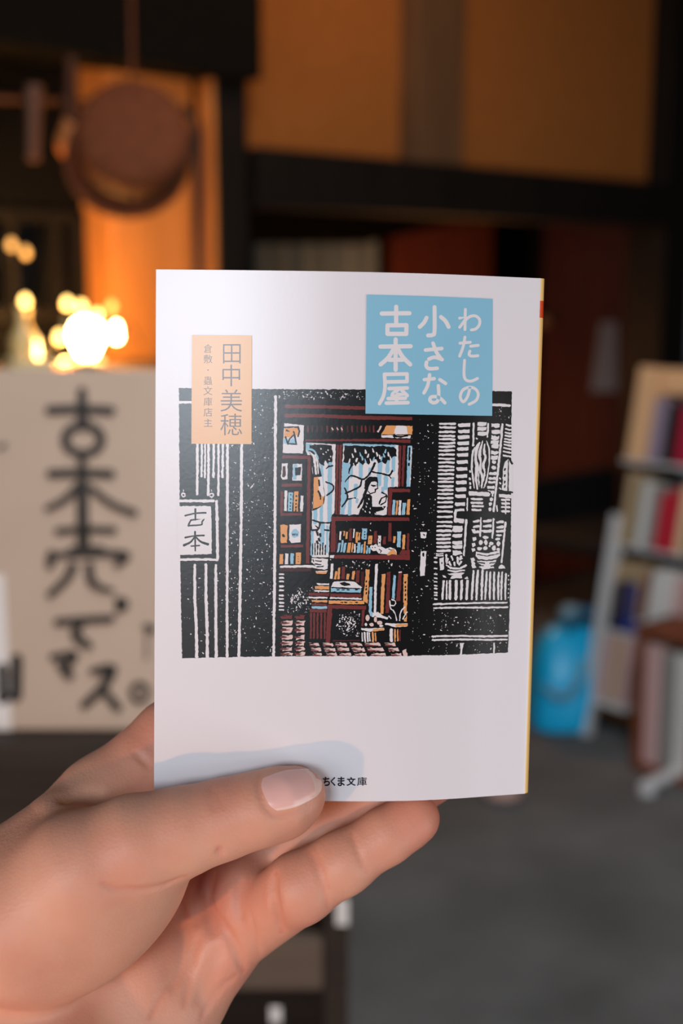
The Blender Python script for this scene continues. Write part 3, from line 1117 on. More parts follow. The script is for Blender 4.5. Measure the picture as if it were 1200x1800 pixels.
# red mark on the spine
sp_red = [q for q in ([path[-1]] + arc + spine)][2:]
m_ = MB()
v0, v1 = to_uv(936, 528)[1], to_uv(936, 558)[1]
vs = []
for i, (u, z) in enumerate(sp_red):
    nu, nz_ = (1, 0)
    if i < n_arc:
        a = sl + (math.pi / 2 - sl) * (i + 1) / n_arc
        nu, nz_ = math.sin(a), -math.cos(a)
    vs += [BPt(u + nu * PRINT0, v0, z + nz_ * PRINT0), BPt(u + nu * PRINT0, v1, z + nz_ * PRINT0)]
m_.add(vs, [(2 * i, 2 * i + 1, 2 * i + 3, 2 * i + 2) for i in range(len(sp_red) - 1)])
m_.build('spine_mark', K['red'], book)


# ------------------------------------------------------------------ flat print on the cover
class Print:
    """layers of flat ink on the cover; polygons are given in the photograph's frame"""

    def __init__(self):
        self.v, self.f, self.mi, self.mats, self.names = [], [], [], [], []

    def poly(self, pts, colour, layer=1, jit=0.0):
        if jit:
            out = []
            n = len(pts)
            for i in range(n):
                (x0, y0), (x1, y1) = pts[i], pts[(i + 1) % n]
                L = math.hypot(x1 - x0, y1 - y0)
                k = max(1, int(L / 3.2))
                for j in range(k):
                    t = j / k
                    out.append((x0 + (x1 - x0) * t + RJ.gauss(0, jit), y0 + (y1 - y0) * t + RJ.gauss(0, jit)))
            pts = out
        uv = [to_uv(x, y) for x, y in pts]
        self.uvpoly(uv, colour, layer)

    def uvpoly(self, uv, colour, layer, tris=None):
        self.count = getattr(self, 'count', 0) + 1
        layer = layer + 0.12 * (self.count % 7)          # neighbours in one layer never share a plane
        if colour not in self.names:
            self.names.append(colour)
            self.mats.append(K[colour])
        mi = self.names.index(colour)
        if tris is None:
            tris = tessellate_polygon([[Vector((a, b, 0)) for a, b in uv]])
        for t in tris:
            self._tri([uv[i] for i in t], mi, layer)

    def _tri(self, tri, mi, layer):
        a = (tri[1][0] - tri[0][0]) * (tri[2][1] - tri[0][1]) - (tri[2][0] - tri[0][0]) * (tri[1][1] - tri[0][1])
        if abs(a) < 1e-7:
            return
        if a < 0:
            tri = tri[::-1]
        us = [p[0] for p in tri]
        du = UG[1]
        i0, i1 = int(math.floor(min(us) / du)), int(math.floor(max(us) / du - 1e-9))
        for i in range(max(i0, 0), max(i1, 0) + 1):
            q = list(tri)
            for side, lim in ((1, i * du), (-1, (i + 1) * du)):
                o = []
                for k in range(len(q)):
                    p, r = q[k], q[(k + 1) % len(q)]
                    dp, dr = side * (p[0] - lim), side * (r[0] - lim)
                    if dp >= 0:
                        o.append(p)
                    if dp * dr < 0:
                        t = dp / (dp - dr)
                        o.append((p[0] + (r[0] - p[0]) * t, p[1] + (r[1] - p[1]) * t))
                q = o
                if len(q) < 3:
                    break
            if len(q) < 3:
                continue
            n = len(self.v)
            for u, v in q:
                self.v.append(tuple(BPt(u, v, zcover(u) - PRINT0 - 0.018 * layer)))
            self.f.append(tuple(range(n + len(q) - 1, n - 1, -1)))
            self.mi.append(mi)

    def line(self, pts, w, colour, layer=1, jit=0.0, smooth=False):
        if smooth and len(pts) > 2:
            m = len(pts)
            pts = catmull(pts, 5)
            if isinstance(w, (list, tuple)):
                w = list(np.interp(np.linspace(0, m - 1, len(pts)), range(m), w))
        for q in ribbon(pts, w):
            self.poly(q, colour, layer, jit)

    def build(self, name, parent):
        me = bpy.data.meshes.new(name)
        me.from_pydata(self.v, [], self.f)
        me.polygons.foreach_set('material_index', self.mi)
        me.update()
        return link_mesh(name, me, self.mats, parent)


RJ = random.Random(11)


def glyph_tris(ch, offset=0.0):
    c = bpy.data.curves.new('glyph', 'FONT')
    c.body = ch
    c.offset = offset
    c.align_x = 'CENTER'
    c.resolution_u = 3
    o = bpy.data.objects.new('glyph', c)
    COL.objects.link(o)
    dg = bpy.context.evaluated_depsgraph_get()
    me = o.evaluated_get(dg).to_mesh()
    vs = [(v.co.x, v.co.y) for v in me.vertices]
    me.calc_loop_triangles()
    ts = [tuple(t.vertices) for t in me.loop_triangles]
    o.to_mesh_clear()
    bpy.data.objects.remove(o)
    bpy.data.curves.remove(c)
    return vs, ts


def put_glyph(pr, ch, cx, cy, w, h, colour, layer, offset=0.0):
    """ch fitted into the box w x h centred on pixel (cx, cy)"""
    vs, ts = glyph_tris(ch, offset)
    if not vs:
        return
    xs, ys = [p[0] for p in vs], [p[1] for p in vs]
    x0, x1, y0, y1 = min(xs), max(xs), min(ys), max(ys)
    uv = [to_uv(cx + ((x - x0) / (x1 - x0) - 0.5) * w, cy - ((y - y0) / (y1 - y0) - 0.5) * h) for x, y in vs]
    pr.uvpoly(uv, colour, layer, ts)


# ---- the woodcut
pr = Print()


def Z(ox, oy, s):
    def f(*pts):
        return [(ox + x * s, oy + y * s) for x, y in pts]
    f.s = s
    return f


A, B, C, D, E, Fz = Z(300, 760, .18333), Z(300, 960, .18333), Z(470, 680, .225), Z(470, 920, .225), Z(700, 700, .2), Z(700, 930, .2)
J = 0.32
pr.poly([(314.5, 682), (484, 684), (700, 685), (899, 688), (898.5, 740), (898, 870), (897, 1000), (895, 1080), (892.5, 1147), (800, 1151), (700, 1153), (560, 1153), (420, 1154.5), (320.5, 1157), (318, 1060), (316, 940)], 'black', 1, J)
# flecks where the block printed thin
FLECK = [((426, 482), (690, 1148), 330), ((403, 421), (780, 1140), 110), ((722, 766), (735, 1150), 150), ((490, 640), (688, 702), 120), ((770, 890), (1072, 1112), 80),
         ((770, 890), (1128, 1148), 35), ((322, 398), (1000, 1150), 60), ((505, 560), (1030, 1078), 90), ((595, 632), (1075, 1120), 75), ((505, 660), (860, 985), 60), ((870, 898), (716, 738), 14), ((600, 720), (986, 1000), 40)]
for (x0, x1), (y0, y1), n in FLECK:
    for _ in range(n):
        x, y = RJ.uniform(x0, x1), RJ.uniform(y0, y1)
        r = 0.35 + 1.0 * RJ.random() ** 3
        a = RJ.uniform(0, 6.28)
        e = RJ.uniform(1.0, 2.6)
        pts = []
        for k in range(5):
            t = k * 1.257
            rr = r * RJ.uniform(0.6, 1.2)
            pts.append((x + rr * (math.cos(t) * math.cos(a) * e - math.sin(t) * math.sin(a)), y + rr * (math.cos(t) * math.sin(a) * e + math.sin(t) * math.cos(a))))
        pr.poly(pts, 'white', 2)


def L(z, pts, w, colour='white', layer=3, smooth=False, jit=J):
    ww = [q * z.s for q in w] if isinstance(w, (list, tuple)) else w * z.s
    pr.line(z(*pts), ww, colour, layer, jit, smooth)


def G(z, pts, colour, layer=3, jit=J):
    pr.poly(z(*pts), colour, layer, jit)


# left: slatted door and its sign
for x, y1, w in ((255, 592, 24), (298, 422, 20), (330, 430, 18), (362, 598, 24), (412, 427, 22), (458, 600, 22), (498, 430, 22)):
    L(A, [(x, 100), (x + 1, (100 + y1) / 2), (x - 2, y1)], w)
pr.line([(399.6, 778), (399.8, 900), (399, 1060), (399.3, 1154)], 4.8, 'white', 3, J)
pr.line([(424.6, 778), (424, 900), (421.5, 1060), (420, 1153)], 5.0, 'white', 3, J)
pr.line([(484.2, 697), (483.6, 850), (482.6, 1000), (480.8, 1152)], 4.8, 'white', 3, J)
pr.line([(380.6, 881), (381.6, 920), (382.5, 982)], 4.8, 'white', 3, J)
pr.line([(314.5, 707.3), (340, 707)], 4.4, 'white', 3, J)
pr.line([(314.6, 880.3), (345, 880.3), (375, 880.4)], 4.8, 'white', 3, J)
G(A, [(66, 706), (382, 706), (390, 720), (394, 1160), (380, 1166), (70, 1178)], 'white')
L(B, [(90, 128), (260, 126), (400, 128), (445, 132)], 24)
for (x, y) in ((122, 600), (392, 602)):
    L(A, ring(x, y, 18, 18, 12), 12)
    L(A, [(x, y - 34), (x, y - 54)], 8)
L(A, [(392, 622), (396, 634)], 8)
for x0, x1, y0 in ((231, 247, 182), (338, 350, 176), (433, 434, 184)):
    L(B, [(x0, y0), (x0, 500), (x1, 800), (x1 + 2, 1062)], [24, 28, 28, 30])
for pts, w in (([(140, 798), (235, 776), (335, 771)], [18, 14, 18]), ([(236, 736), (237, 838)], [20, 16]), ([(200, 836), (182, 862), (170, 895)], [12, 16, 18]), ([(192, 842), (310, 826), (300, 860), (290, 886), (172, 894)], 15),
               ([(140, 1008), (230, 992), (318, 988)], [18, 14, 18]), ([(234, 952), (236, 1135)], [18, 14]), ([(226, 1006), (190, 1052), (128, 1082)], [14, 18, 24]), ([(244, 1006), (290, 1048), (356, 1072)], [14, 20, 26]), ([(196, 1090), (276, 1084)], 14)):
    L(A, pts, w, 'black', 4, True, 0.1)

# the shop inside: lintel rails
for q in ([(135, 140), (420, 142), (762, 152), (762, 180), (420, 168), (135, 166)], [(135, 208), (420, 214), (760, 226), (1130, 236), (1130, 260), (760, 256), (420, 240), (135, 238)],
          [(300, 412), (700, 408), (890, 406), (1115, 412), (1115, 440), (890, 428), (600, 424), (300, 424)]):
    G(C, q, 'brown')
for x in (315, 350, 388, 428, 465, 503, 545, 582, 625, 660, 700, 735, 765, 797, 828):
    L(C, [(x, 308), (x + 1, 350)], 13, 'dkbrown' if x % 3 else 'brown')
for x in (505, 545, 578):
    L(C, [(x - 4, 318), (x + 8, 338)], 9, 'pink', 4)
L(C, [(862, 350), (886, 312)], 14, 'pink')
G(C, [(930, 300), (1132, 306), (1130, 372), (885, 372)], 'orange')
G(C, [(1002, 304), (1085, 306), (1096, 370), (985, 370)], 'white', 4)
G(C, [(888, 378), (1118, 380), (1116, 402), (893, 396)], 'white', 4)
L(C, [(985, 384), (1040, 392), (1090, 382)], 14, 'black', 5)
L(C, [(990, 370), (992, 404)], 12, 'black', 5)
# mullions and posts
G(C, [(540, 450), (582, 450), (566, 996), (528, 996)], 'brown')
L(C, [(560, 450), (548, 990)], 7, 'black', 4)
G(C, [(1028, 458), (1078, 458), (1062, 778), (1018, 778)], 'brown')
L(C, [(1050, 458), (1040, 778)], 10, 'black', 4)
G(C, [(1094, 460), (1128, 462), (1114, 780), (1084, 778)], 'blue')
L(C, [(1126, 470), (1112, 775)], 7, 'white', 4)
L(C, [(1110, 478), (1106, 570)], 13, 'black', 5)
L(C, [(1104, 600), (1104, 612)], 14, 'black', 5)
# left pane
G(C, [(300, 436), (532, 448), (526, 870), (520, 985), (492, 1005), (484, 1100), (478, 1330), (345, 1330), (348, 960), (360, 700), (330, 560), (300, 500)], 'white', 3)
for x, w, y0, y1 in ((424, 26, 600, 1045), (488, 34, 600, 1040), (375, 30, 960, 1060), (350, 22, 1130, 1310), (430, 34, 1080, 1230), (468, 18, 1090, 1290)):
    L(C, [(x, y0), (x - 4, y1)], w, 'blue', 4)
G(C, [(300, 438), (340, 442), (400, 500), (440, 560), (430, 600), (300, 490)], 'blue', 4)
G(C, [(325, 455), (400, 450), (500, 456), (512, 500), (505, 590), (480, 580), (470, 610), (455, 565), (440, 610), (405, 590), (392, 540), (370, 490), (330, 475)], 'black', 5, 0.7)
for (x, y) in ((470, 490), (432, 520), (455, 505), (490, 540), (415, 480), (478, 565)):
    L(C, [(x, y), (x + 6, y + 10)], 9, 'white', 6)
L(C, [(455, 640), (478, 622), (508, 615)], [10, 16, 12], 'black', 5)
G(C, [(318, 492), (352, 500), (378, 530), (400, 600), (420, 680), (452, 850), (440, 910), (400, 950), (350, 968), (356, 700), (345, 560)], 'black', 5)
L(C, [(330, 508), (362, 540), (372, 600), (378, 680)], [12, 20, 18, 14], 'white', 6)
L(C, [(376, 530), (392, 600), (396, 680)], [12, 12, 8], 'white', 6)
G(C, [(362, 706), (396, 702), (398, 800), (420, 850), (440, 862), (432, 922), (395, 942), (356, 950)], 'orange', 6)
G(C, [(396, 702), (428, 700), (446, 850), (420, 875), (398, 800)], 'white', 6)
L(C, [(402, 730), (404, 770)], 14, 'black', 7)
L(C, [(398, 815), (412, 850), (414, 880)], [14, 16, 8], 'black', 7)
for q, w in (([(456, 742), (500, 760), (516, 790), (500, 820), (464, 846)], 12), ([(352, 1042), (420, 1060), (490, 1062)], 12), ([(350, 1120), (396, 1110), (410, 1060)], 14), ([(450, 1118), (478, 1122)], 16)):
    L(C, q, w, 'black', 5, True)
# pattern at the foot of the left pane
for x in (352, 372, 392, 412, 432, 452):
    L(D, [(x, 150 + (x % 3) * 8), (x - 2, 245)], 9, 'black', 5)
for (x, y) in ((388, 75), (402, 118), (388, 140), (410, 84)):
    L(D, [(x, y), (x + 4, y + 14)], 18, 'black', 5)
L(D, [(372, 15), (398, 40), (380, 70)], 10, 'black', 5)
# middle pane: leaves, branches, striped hanging
G(C, [(592, 442), (1022, 456), (1018, 780), (942, 786), (930, 1000), (566, 996)], 'white', 3)
G(C, [(592, 442), (800, 448), (1000, 452), (1000, 470), (592, 470)], 'blue', 4)
G(C, [(584, 590), (640, 560), (634, 780), (620, 860), (600, 994), (568, 994)], 'blue', 4)
for x, y0, y1, w in ((655, 600, 700, 28), (730, 590, 710, 30), (690, 770, 850, 30), (644, 880, 992, 26), (880, 590, 660, 34), (870, 690, 760, 36), (940, 560, 660, 30), (925, 700, 790, 32), (985, 540, 650, 28), (800, 640, 690, 22), (700, 880, 900, 22), (900, 790, 830, 22), (980, 715, 770, 22)):
    L(C, [(x, y0), (x - 3, y1)], w, 'blue', 4)
G(C, [(600, 462), (700, 458), (800, 464), (900, 462), (990, 470), (1010, 500), (1004, 540), (975, 545), (960, 575), (935, 570), (915, 610), (895, 580), (862, 595), (850, 565), (815, 580), (790, 612), (770, 585), (745, 612), (715, 585),
      (690, 620), (672, 590), (650, 615), (640, 590), (612, 602), (592, 590), (596, 520)], 'black', 5, 0.7)
for (x, y, a) in ((660, 520, 1), (645, 560, -1), (720, 510, 1), (735, 540, 1), (700, 555, -1), (760, 560, 1), (790, 520, -1), (800, 560, 1), (850, 510, 1), (835, 545, -1), (872, 530, 1), (905, 520, 1), (895, 545, -1), (940, 510, 1), (680, 480, 1),
                  (925, 485, -1), (760, 490, 1), (820, 480, 1), (955, 540, 1)):
    L(C, [(x, y), (x + 7 * a, y + 26)], [7, 15, ], 'white' if (x + y) % 3 else 'blue', 6)
for q, w in (([(662, 608), (642, 640), (636, 680)], [18, 12, 8]), ([(838, 596), (812, 655), (775, 705), (738, 722), (690, 702), (645, 696), (605, 745)], [18, 14, 14, 14, 12, 12, 8]), ([(738, 722), (722, 775), (680, 800), (608, 832)], [12, 14, 14, 12]),
             ([(604, 792), (622, 840), (620, 880), (578, 942)], [14, 14, 14, 10]), ([(620, 878), (690, 868)], [12, 8]), ([(808, 660), (860, 672), (905, 680), (950, 690), (974, 655)], [12, 12, 12, 14, 14]), ([(946, 690), (966, 716)], [12, 8])):
    L(C, q, w, 'black', 5, True)
# the reader
G(C, [(770, 800), (800, 835), (845, 830), (870, 850), (900, 830), (940, 838), (935, 935), (820, 940)], 'white', 5)
G(C, [(766, 800), (772, 735), (800, 712), (850, 716), (858, 750), (862, 792), (842, 804), (840, 826), (800, 838), (776, 822)], 'white', 5)
L(C, [(780, 800), (764, 790), (770, 738), (800, 714), (850, 714), (860, 745), (858, 765)], [12, 16, 20, 22, 18, 10, 8], 'black', 6)
G(C, [(770, 745), (800, 715), (852, 716), (860, 750), (838, 738), (812, 742), (795, 765), (786, 800), (770, 790)], 'black', 6)
L(C, [(856, 760), (862, 792), (842, 802), (840, 822), (802, 836), (782, 812)], 8, 'black', 7)
L(C, [(806, 768), (826, 774), (846, 772)], [6, 14, 8], 'black', 7)
L(C, [(775, 795), (758, 840), (742, 880), (706, 944)], [20, 22, 18, 12], 'black', 6, True)
G(C, [(772, 836), (800, 838), (816, 860), (818, 935), (880, 938), (925, 930), (905, 962), (850, 975), (846, 1000), (712, 1000), (722, 960), (745, 925), (752, 880)], 'black', 6)
for (x, y) in ((775, 905), (790, 870), (768, 930), (742, 950), (760, 968), (800, 945), (796, 975), (838, 985), (900, 935)):
    L(C, [(x, y), (x + 5, y + 12)], 7, 'white', 7)
L(C, [(872, 912), (888, 872), (930, 850)], 12, 'black', 6)
L(C, [(880, 925), (920, 898), (934, 855)], 9, 'black', 6)
L(C, [(892, 824), (930, 842)], 10, 'black', 6)
G(C, [(868, 975), (918, 965), (918, 1000), (852, 1000)], 'white', 7)
# small shelf right
G(C, [(940, 786), (1118, 792), (1118, 1010), (934, 1010)], 'black', 7)
G(C, [(948, 792), (1114, 798), (1114, 822), (948, 822)], 'brown', 8)
G(C, [(946, 792), (974, 792), (966, 1004), (938, 1004)], 'brown', 8)
for x, w, y0, c in ((986, 22, 882, 'blue'), (1010, 14, 888, 'orange'), (1034, 20, 885, 'white'), (1064, 26, 905, 'blue'), (1100, 24, 878, 'orange')):
    G(C, [(x - w / 2 + 3, y0), (x + w / 2 + 3, y0), (x + w / 2 - 4, 1000), (x - w / 2 - 4, 1000)], c, 8)
# broad shelf
G(C, [(500, 1012), (1108, 1020), (1106, 1046), (500, 1046)], 'brown', 8)
G(C, [(498, 1012), (532, 1016), (530, 1290), (494, 1290)], 'brown', 8)
G(D, [(945, -6), (968, -6), (968, 140), (942, 140)], 'brown', 4)
G(D, [(490, 246), (800, 246), (1110, 244), (1110, 284), (800, 280), (520, 272), (490, 270)], 'brown', 4)
G(D, [(488, 248), (522, 246), (516, 270), (488, 270)], 'white', 5)
G(D, [(1045, 208), (1112, 206), (1110, 242), (1026, 242)], 'brown', 4)
for x, w, y0, y1, c in ((568, 14, 62, 130, 'white'), (598, 12, 58, 98, 'orange'), (618, 14, 66, 120, 'orange'), (648, 22, 40, 135, 'brown'), (674, 11, 42, 112, 'white'), (697, 16, 68, 150, 'orange'), (716, 12, 72, 130, 'orange'), (756, 40, 40, 126, 'blue'),
                        (800, 32, 95, 162, 'orange'), (843, 24, 58, 155, 'brown'), (874, 24, 95, 175, 'white'), (912, 24, 102, 162, 'brown'), (990, 18, 100, 150, 'orange'), (1026, 30, 62, 186, 'blue'), (1064, 20, 88, 200, 'orange'), (1097, 18, 76, 204, 'brown'),
                        (540, 16, 78, 205, 'dkbrown')):
    G(D, [(x - w / 2 + 2, y0), (x + w / 2 + 2, y0), (x + w / 2 - 2, y1), (x - w / 2 - 2, y1)], c, 4)
for y in (62, 84, 106):
    L(D, [(758, y), (760, y + 8)], 10, 'black', 5)
for x, y in ((800, 120), (874, 118), (874, 145)):
    L(D, [(x, y), (x, y + 8)], 9, 'black', 5)
for x, w, y0, y1, c, lean in ((556, 15, 150, 225, 'blue', 14), (582, 15, 130, 225, 'blue', 12), (602, 18, 150, 226, 'blue', 14), (636, 26, 148, 228, 'orange', 14), (662, 12, 150, 226, 'orange', 8), (682, 12, 160, 228, 'white', 4), (712, 24, 150, 230, 'blue', 6), (736, 15, 165, 232, 'blue', 6),
                             (758, 15, 140, 234, 'orange', 6), (778, 13, 175, 234, 'blue', 4), (796, 14, 190, 234, 'blue', 2)):
    G(D, [(x - w / 2 + lean / 2, y0), (x + w / 2 + lean / 2, y0), (x + w / 2 - lean / 2, y1), (x - w / 2 - lean / 2, y1)], c, 5)
# cat
G(D, [(800, 176), (812, 166), (826, 172), (846, 160), (862, 182), (880, 178), (920, 196), (960, 188), (992, 196), (1008, 220), (1010, 244), (975, 236), (940, 250), (930, 240), (900, 238), (866, 232), (850, 212), (826, 214), (808, 200)], 'white', 6)
G(D, [(950, 222), (985, 198), (1006, 222), (1006, 244), (975, 236), (945, 250), (932, 242)], 'orange', 7)
L(D, [(870, 200), (890, 212), (880, 230)], 7, 'black', 7)
L(D, [(945, 196), (962, 206), (990, 200)], 6, 'black', 7)
for x in (816, 836):
    L(D, [(x, 186), (x + 6, 190)], 6, 'black', 7)

# left shelf of the shop
G(C, [(112, 528), (350, 534), (342, 1330), (95, 1330)], 'black', 3)
G(C, [(130, 284), (286, 300), (278, 520), (118, 516)], 'white', 4)
G(C, [(136, 320), (250, 318), (246, 390), (210, 372), (190, 392), (150, 396), (126, 402)], 'orange', 5)
G(C, [(124, 408), (150, 396), (170, 420), (200, 400), (222, 430), (220, 452), (130, 446)], 'blue', 5)
for q, w in (([(132, 316), (238, 314), (248, 345), (240, 388)], 12), ([(142, 392), (160, 445), (225, 447), (205, 352)], 14), ([(160, 440), (176, 404), (200, 380)], 12), ([(150, 340), (164, 346)], 14)):
    L(C, q, w, 'black', 6)
G(C, [(118, 534), (335, 540), (335, 562), (118, 560)], 'brown', 4)
G(C, [(314, 548), (338, 548), (326, 1380), (300, 1380)], 'brown', 4)
G(C, [(114, 756), (272, 754), (270, 778), (112, 780)], 'brown', 4)
G(C, [(102, 986), (272, 984), (270, 1004), (102, 1006)], 'brown', 4)
G(D, [(102, 168), (280, 164), (278, 186), (106, 188)], 'brown', 4)
G(C, [(112, 598), (158, 596), (155, 722), (118, 726), (106, 708)], 'white', 5)
G(C, [(120, 622), (140, 618), (144, 690), (132, 708), (116, 704)], 'dkbrown', 6)
G(C, [(200, 600), (270, 602), (268, 734), (194, 730)], 'white', 5)
G(C, [(204, 606), (232, 606), (228, 722), (198, 724)], 'blue', 6)
G(C, [(216, 630), (262, 628), (258, 690), (216, 692)], 'ink', 7)
for x0, x1, y0, y1, c in ((103, 125, 816, 990, 'brown'), (135, 156, 810, 970, 'white'), (164, 198, 822, 972, 'blue'), (208, 243, 818, 974, 'orange'), (260, 282, 850, 974, 'white')):
    G(C, [(x0, y0), (x1, y0), (x1 - 6, y1), (x0 - 6, y1)], c, 5)
for y in (842, 876, 904, 930, 952):
    L(C, [(182 - (y - 842) * .04, y), (182 - (y - 842) * .04, y + 3)], 11, 'black', 6)
    L(C, [(226 - (y - 842) * .04, y + 8), (225 - (y - 842) * .04, y + 14)], 11, 'black', 6)
G(D, [(100, 12), (128, 8), (156, 14), (152, 150), (102, 152)], 'orange', 5)
L(D, [(122, 92), (128, 98)], 20, 'black', 6)
G(D, [(172, 8), (260, 6), (258, 148), (186, 150), (168, 130)], 'white', 5)
G(D, ring(216, 78, 30, 34)[:-1], 'blue', 6)
for x in (200, 214, 230):
    L(D, [(x, 78), (x, 94)], 9, 'ink', 7)
for x0, x1, y0, c in ((95, 124, 240, 'orange'), (138, 163, 234, 'white'), (180, 206, 232, 'blue'), (222, 262, 228, 'orange')):
    G(D, [(x0, y0), (x1, y0), (x1 - 3, 318), (x0 - 3, 318)], c, 5)
for y in (255, 275, 296):
    L(D, [(240, y), (240, y + 4)], 9, 'black', 6)
L(D, [(104, 338), (240, 335), (350, 334), (420, 352)], [16, 18, 20, 10], 'white', 5)
G(D, [(94, 350), (346, 352), (346, 374), (94, 374)], 'dkbrown', 4)
for y in (396, 424, 452, 490, 522, 562, 588, 618, 646, 674):
    L(D, [(96, y), (122, y + 1)], 15, 'white', 3)
# flower of flecks
for k in range(46):
    a, r = RJ.uniform(0, 6.28), 70 * math.sqrt(RJ.random())
    x, y = 245 + r * math.cos(a), 590 + r * .9 * math.sin(a)
    L(D, [(x, y), (x + RJ.uniform(-8, 8), y + RJ.uniform(4, 16))], RJ.uniform(5, 10), 'white', 3)
# stacked papers and books
G(D, [(344, 268), (472, 278), (470, 352), (440, 362), (392, 352), (344, 300)], 'white', 6)
for q in ([(370, 290), (424, 296)], [(366, 316), (420, 320)], [(380, 338), (440, 334)], [(352, 280), (360, 300)]):
    L(D, q, 9, 'black', 7)
G(D, [(376, 370), (470, 368), (458, 392), (384, 390)], 'pink', 6)
G(D, [(378, 382), (462, 380), (456, 394), (386, 392)], 'orange', 7)
for x0, x1, y, h_, c in ((385, 480, 472, 13, 'white'), (370, 480, 500, 26, 'orange'), (366, 482, 526, 11, 'white'), (320, 482, 552, 22, 'brown'), (318, 466, 578, 13, 'white'), (344, 468, 605, 17, 'orange'), (344, 462, 632, 17, 'brown'), (344, 464, 654, 18, 'blue'), (328, 464, 680, 26, 'brown')):
    G(D, [(x0, y - h_ / 2), (x1, y - h_ / 2 + 3), (x1, y + h_ / 2 + 3), (x0 + 3, y + h_ / 2)], c, 6)
for x in (340, 365, 392, 420, 448):
    L(D, [(x, 702), (x - 2, 895)], 15, 'brown', 5)
G(D, [(520, 452), (680, 452), (738, 500), (728, 506), (494, 494)], 'white', 6)
G(D, [(560, 462), (600, 456), (640, 470), (650, 484), (600, 488), (575, 480)], 'black', 7)
G(D, [(494, 502), (600, 512), (736, 512), (724, 540), (496, 532)], 'blue', 6)
for x in (540, 580, 620, 684):
    L(D, [(x, 518), (x + 22, 519)], 9, 'black', 7)
L(D, [(500, 500), (600, 508), (720, 506)], 6, 'black', 7)
G(D, [(490, 548), (732, 552), (732, 576), (490, 572)], 'brown', 6)
L(D, [(492, 582), (732, 588)], 12, 'white', 6)
G(D, [(478, 600), (756, 604), (756, 630), (480, 626)], 'orange', 6)
for x in (570, 600, 640, 684):
    L(D, [(x, 616), (x + 22, 617)], 8, 'black', 7)
G(D, [(468, 634), (768, 642), (768, 672), (468, 664)], 'brown', 6)
G(D, [(468, 664), (506, 664), (488, 932), (454, 928)], 'brown', 6)
G(D, [(738, 672), (762, 672), (748, 800), (730, 800)], 'brown', 5)
L(D, [(510, 915), (720, 912)], 10, 'dkbrown', 4)
for k in range(40):
    a, r = RJ.uniform(0, 6.28), 62 * math.sqrt(RJ.random())
    x, y = 615 + r * math.cos(a) * 1.2, 780 + r * math.sin(a)
    L(D, [(x, y), (x + RJ.uniform(-8, 8), y + RJ.uniform(2, 12))], RJ.uniform(5, 11), 'white', 3)
# books below the broad shelf
for q, c in (([(496, 315), (516, 314), (508, 432), (486, 432)], 'white'), ([(530, 372), (548, 372), (536, 436), (518, 436)], 'orange'), ([(552, 345), (568, 345), (562, 434), (546, 434)], 'orange'), ([(580, 338), (608, 336), (602, 434), (576, 434)], 'brown'),
             ([(620, 392), (640, 392), (634, 438), (614, 438)], 'orange'), ([(662, 372), (684, 370), (674, 440), (654, 440)], 'orange'), ([(694, 366), (722, 366), (716, 462), (690, 462)], 'brown'), ([(732, 376), (756, 376), (750, 500), (728, 490)], 'dkbrown'),
             ([(766, 358), (798, 358), (788, 500), (780, 628), (744, 600), (758, 480)], 'orange'), ([(796, 496), (820, 496), (812, 695), (790, 695)], 'blue'), ([(842, 318), (861, 316), (852, 520), (848, 706), (828, 706), (834, 480)], 'white'),
             ([(892, 396), (920, 394), (904, 706), (880, 706)], 'orange'), ([(932, 380), (962, 378), (948, 700), (922, 700)], 'brown'), ([(984, 404), (1002, 404), (992, 600), (968, 600)], 'blue'), ([(1022, 386), (1048, 382), (1036, 606), (1004, 606)], 'brown'),
             ([(1062, 396), (1095, 394), (1086, 766), (1066, 766), (1060, 600)], 'orange')):
    G(D, q, c, 4)
L(D, [(1024, 384), (1050, 378)], 10, 'white', 5)
for y in (448, 486, 510, 540):
    L(D, [(772, y), (770, y + 8)], 11, 'black', 5)
for y in (456, 492, 518, 552, 588):
    L(D, [(1077, y), (1076, y + 8)], 11, 'black', 5)
for y in (410, 450, 490, 530):
    L(D, [(944, y), (942, y + 6)], 7, 'dkbrown', 5)
    L(D, [(706, y - 20), (705, y - 14)], 7, 'dkbrown', 5)
# plants at the right foot
G(D, [(790, 680), (830, 700), (860, 690), (900, 720), (945, 735), (940, 750), (880, 735), (820, 730), (800, 720)], 'white', 5)
G(D, [(795, 680), (822, 695), (820, 728), (802, 722)], 'blue', 6)
for q in ([(955, 600), (960, 660), (990, 690), (1010, 760)], [(1030, 760), (1040, 690), (1075, 650)], [(965, 590), (1000, 610), (990, 640), (960, 640)], [(1055, 750), (1080, 700), (1094, 690)], [(945, 720), (965, 745)]):
    L(D, q, [9] * len(q), 'white', 6, True)
for q in ([(1010, 620), (1050, 600), (1066, 630), (1040, 660), (1010, 650)], [(1060, 700), (1085, 720), (1070, 745)], [(975, 650), (1000, 672), (992, 690)]):
    G(D, q, 'black', 5)
G(D, ring(972, 602, 16, 20, 10)[:-1], 'black', 6)
for (x, y, rx, ry, c) in ((782, 738, 20, 30, 'pink'), (842, 748, 16, 28, 'pink'), (812, 790, 22, 16, 'pink'), (874, 775, 26, 18, 'pink'), (888, 800, 20, 10, 'white'), (768, 788, 12, 14, 'white')):
    G(D, ring(x, y, rx, ry, 10)[:-1], 'black', 6)
    G(D, ring(x, y, rx * .82, ry * .85, 10)[:-1], c, 7)
L(D, [(738, 824), (800, 832), (905, 824)], [16, 26, 20], 'white', 6)
L(D, [(830, 834), (905, 824)], [18, 18], 'orange', 7)
for x, c, w in ((738, 'white', 9), (758, 'white', 14), (780, 'white', 12), (796, 'white', 10), (820, 'orange', 15), (842, 'orange', 10)):
    L(D, [(x, 852), (x + 4, 920)], w, c, 6)
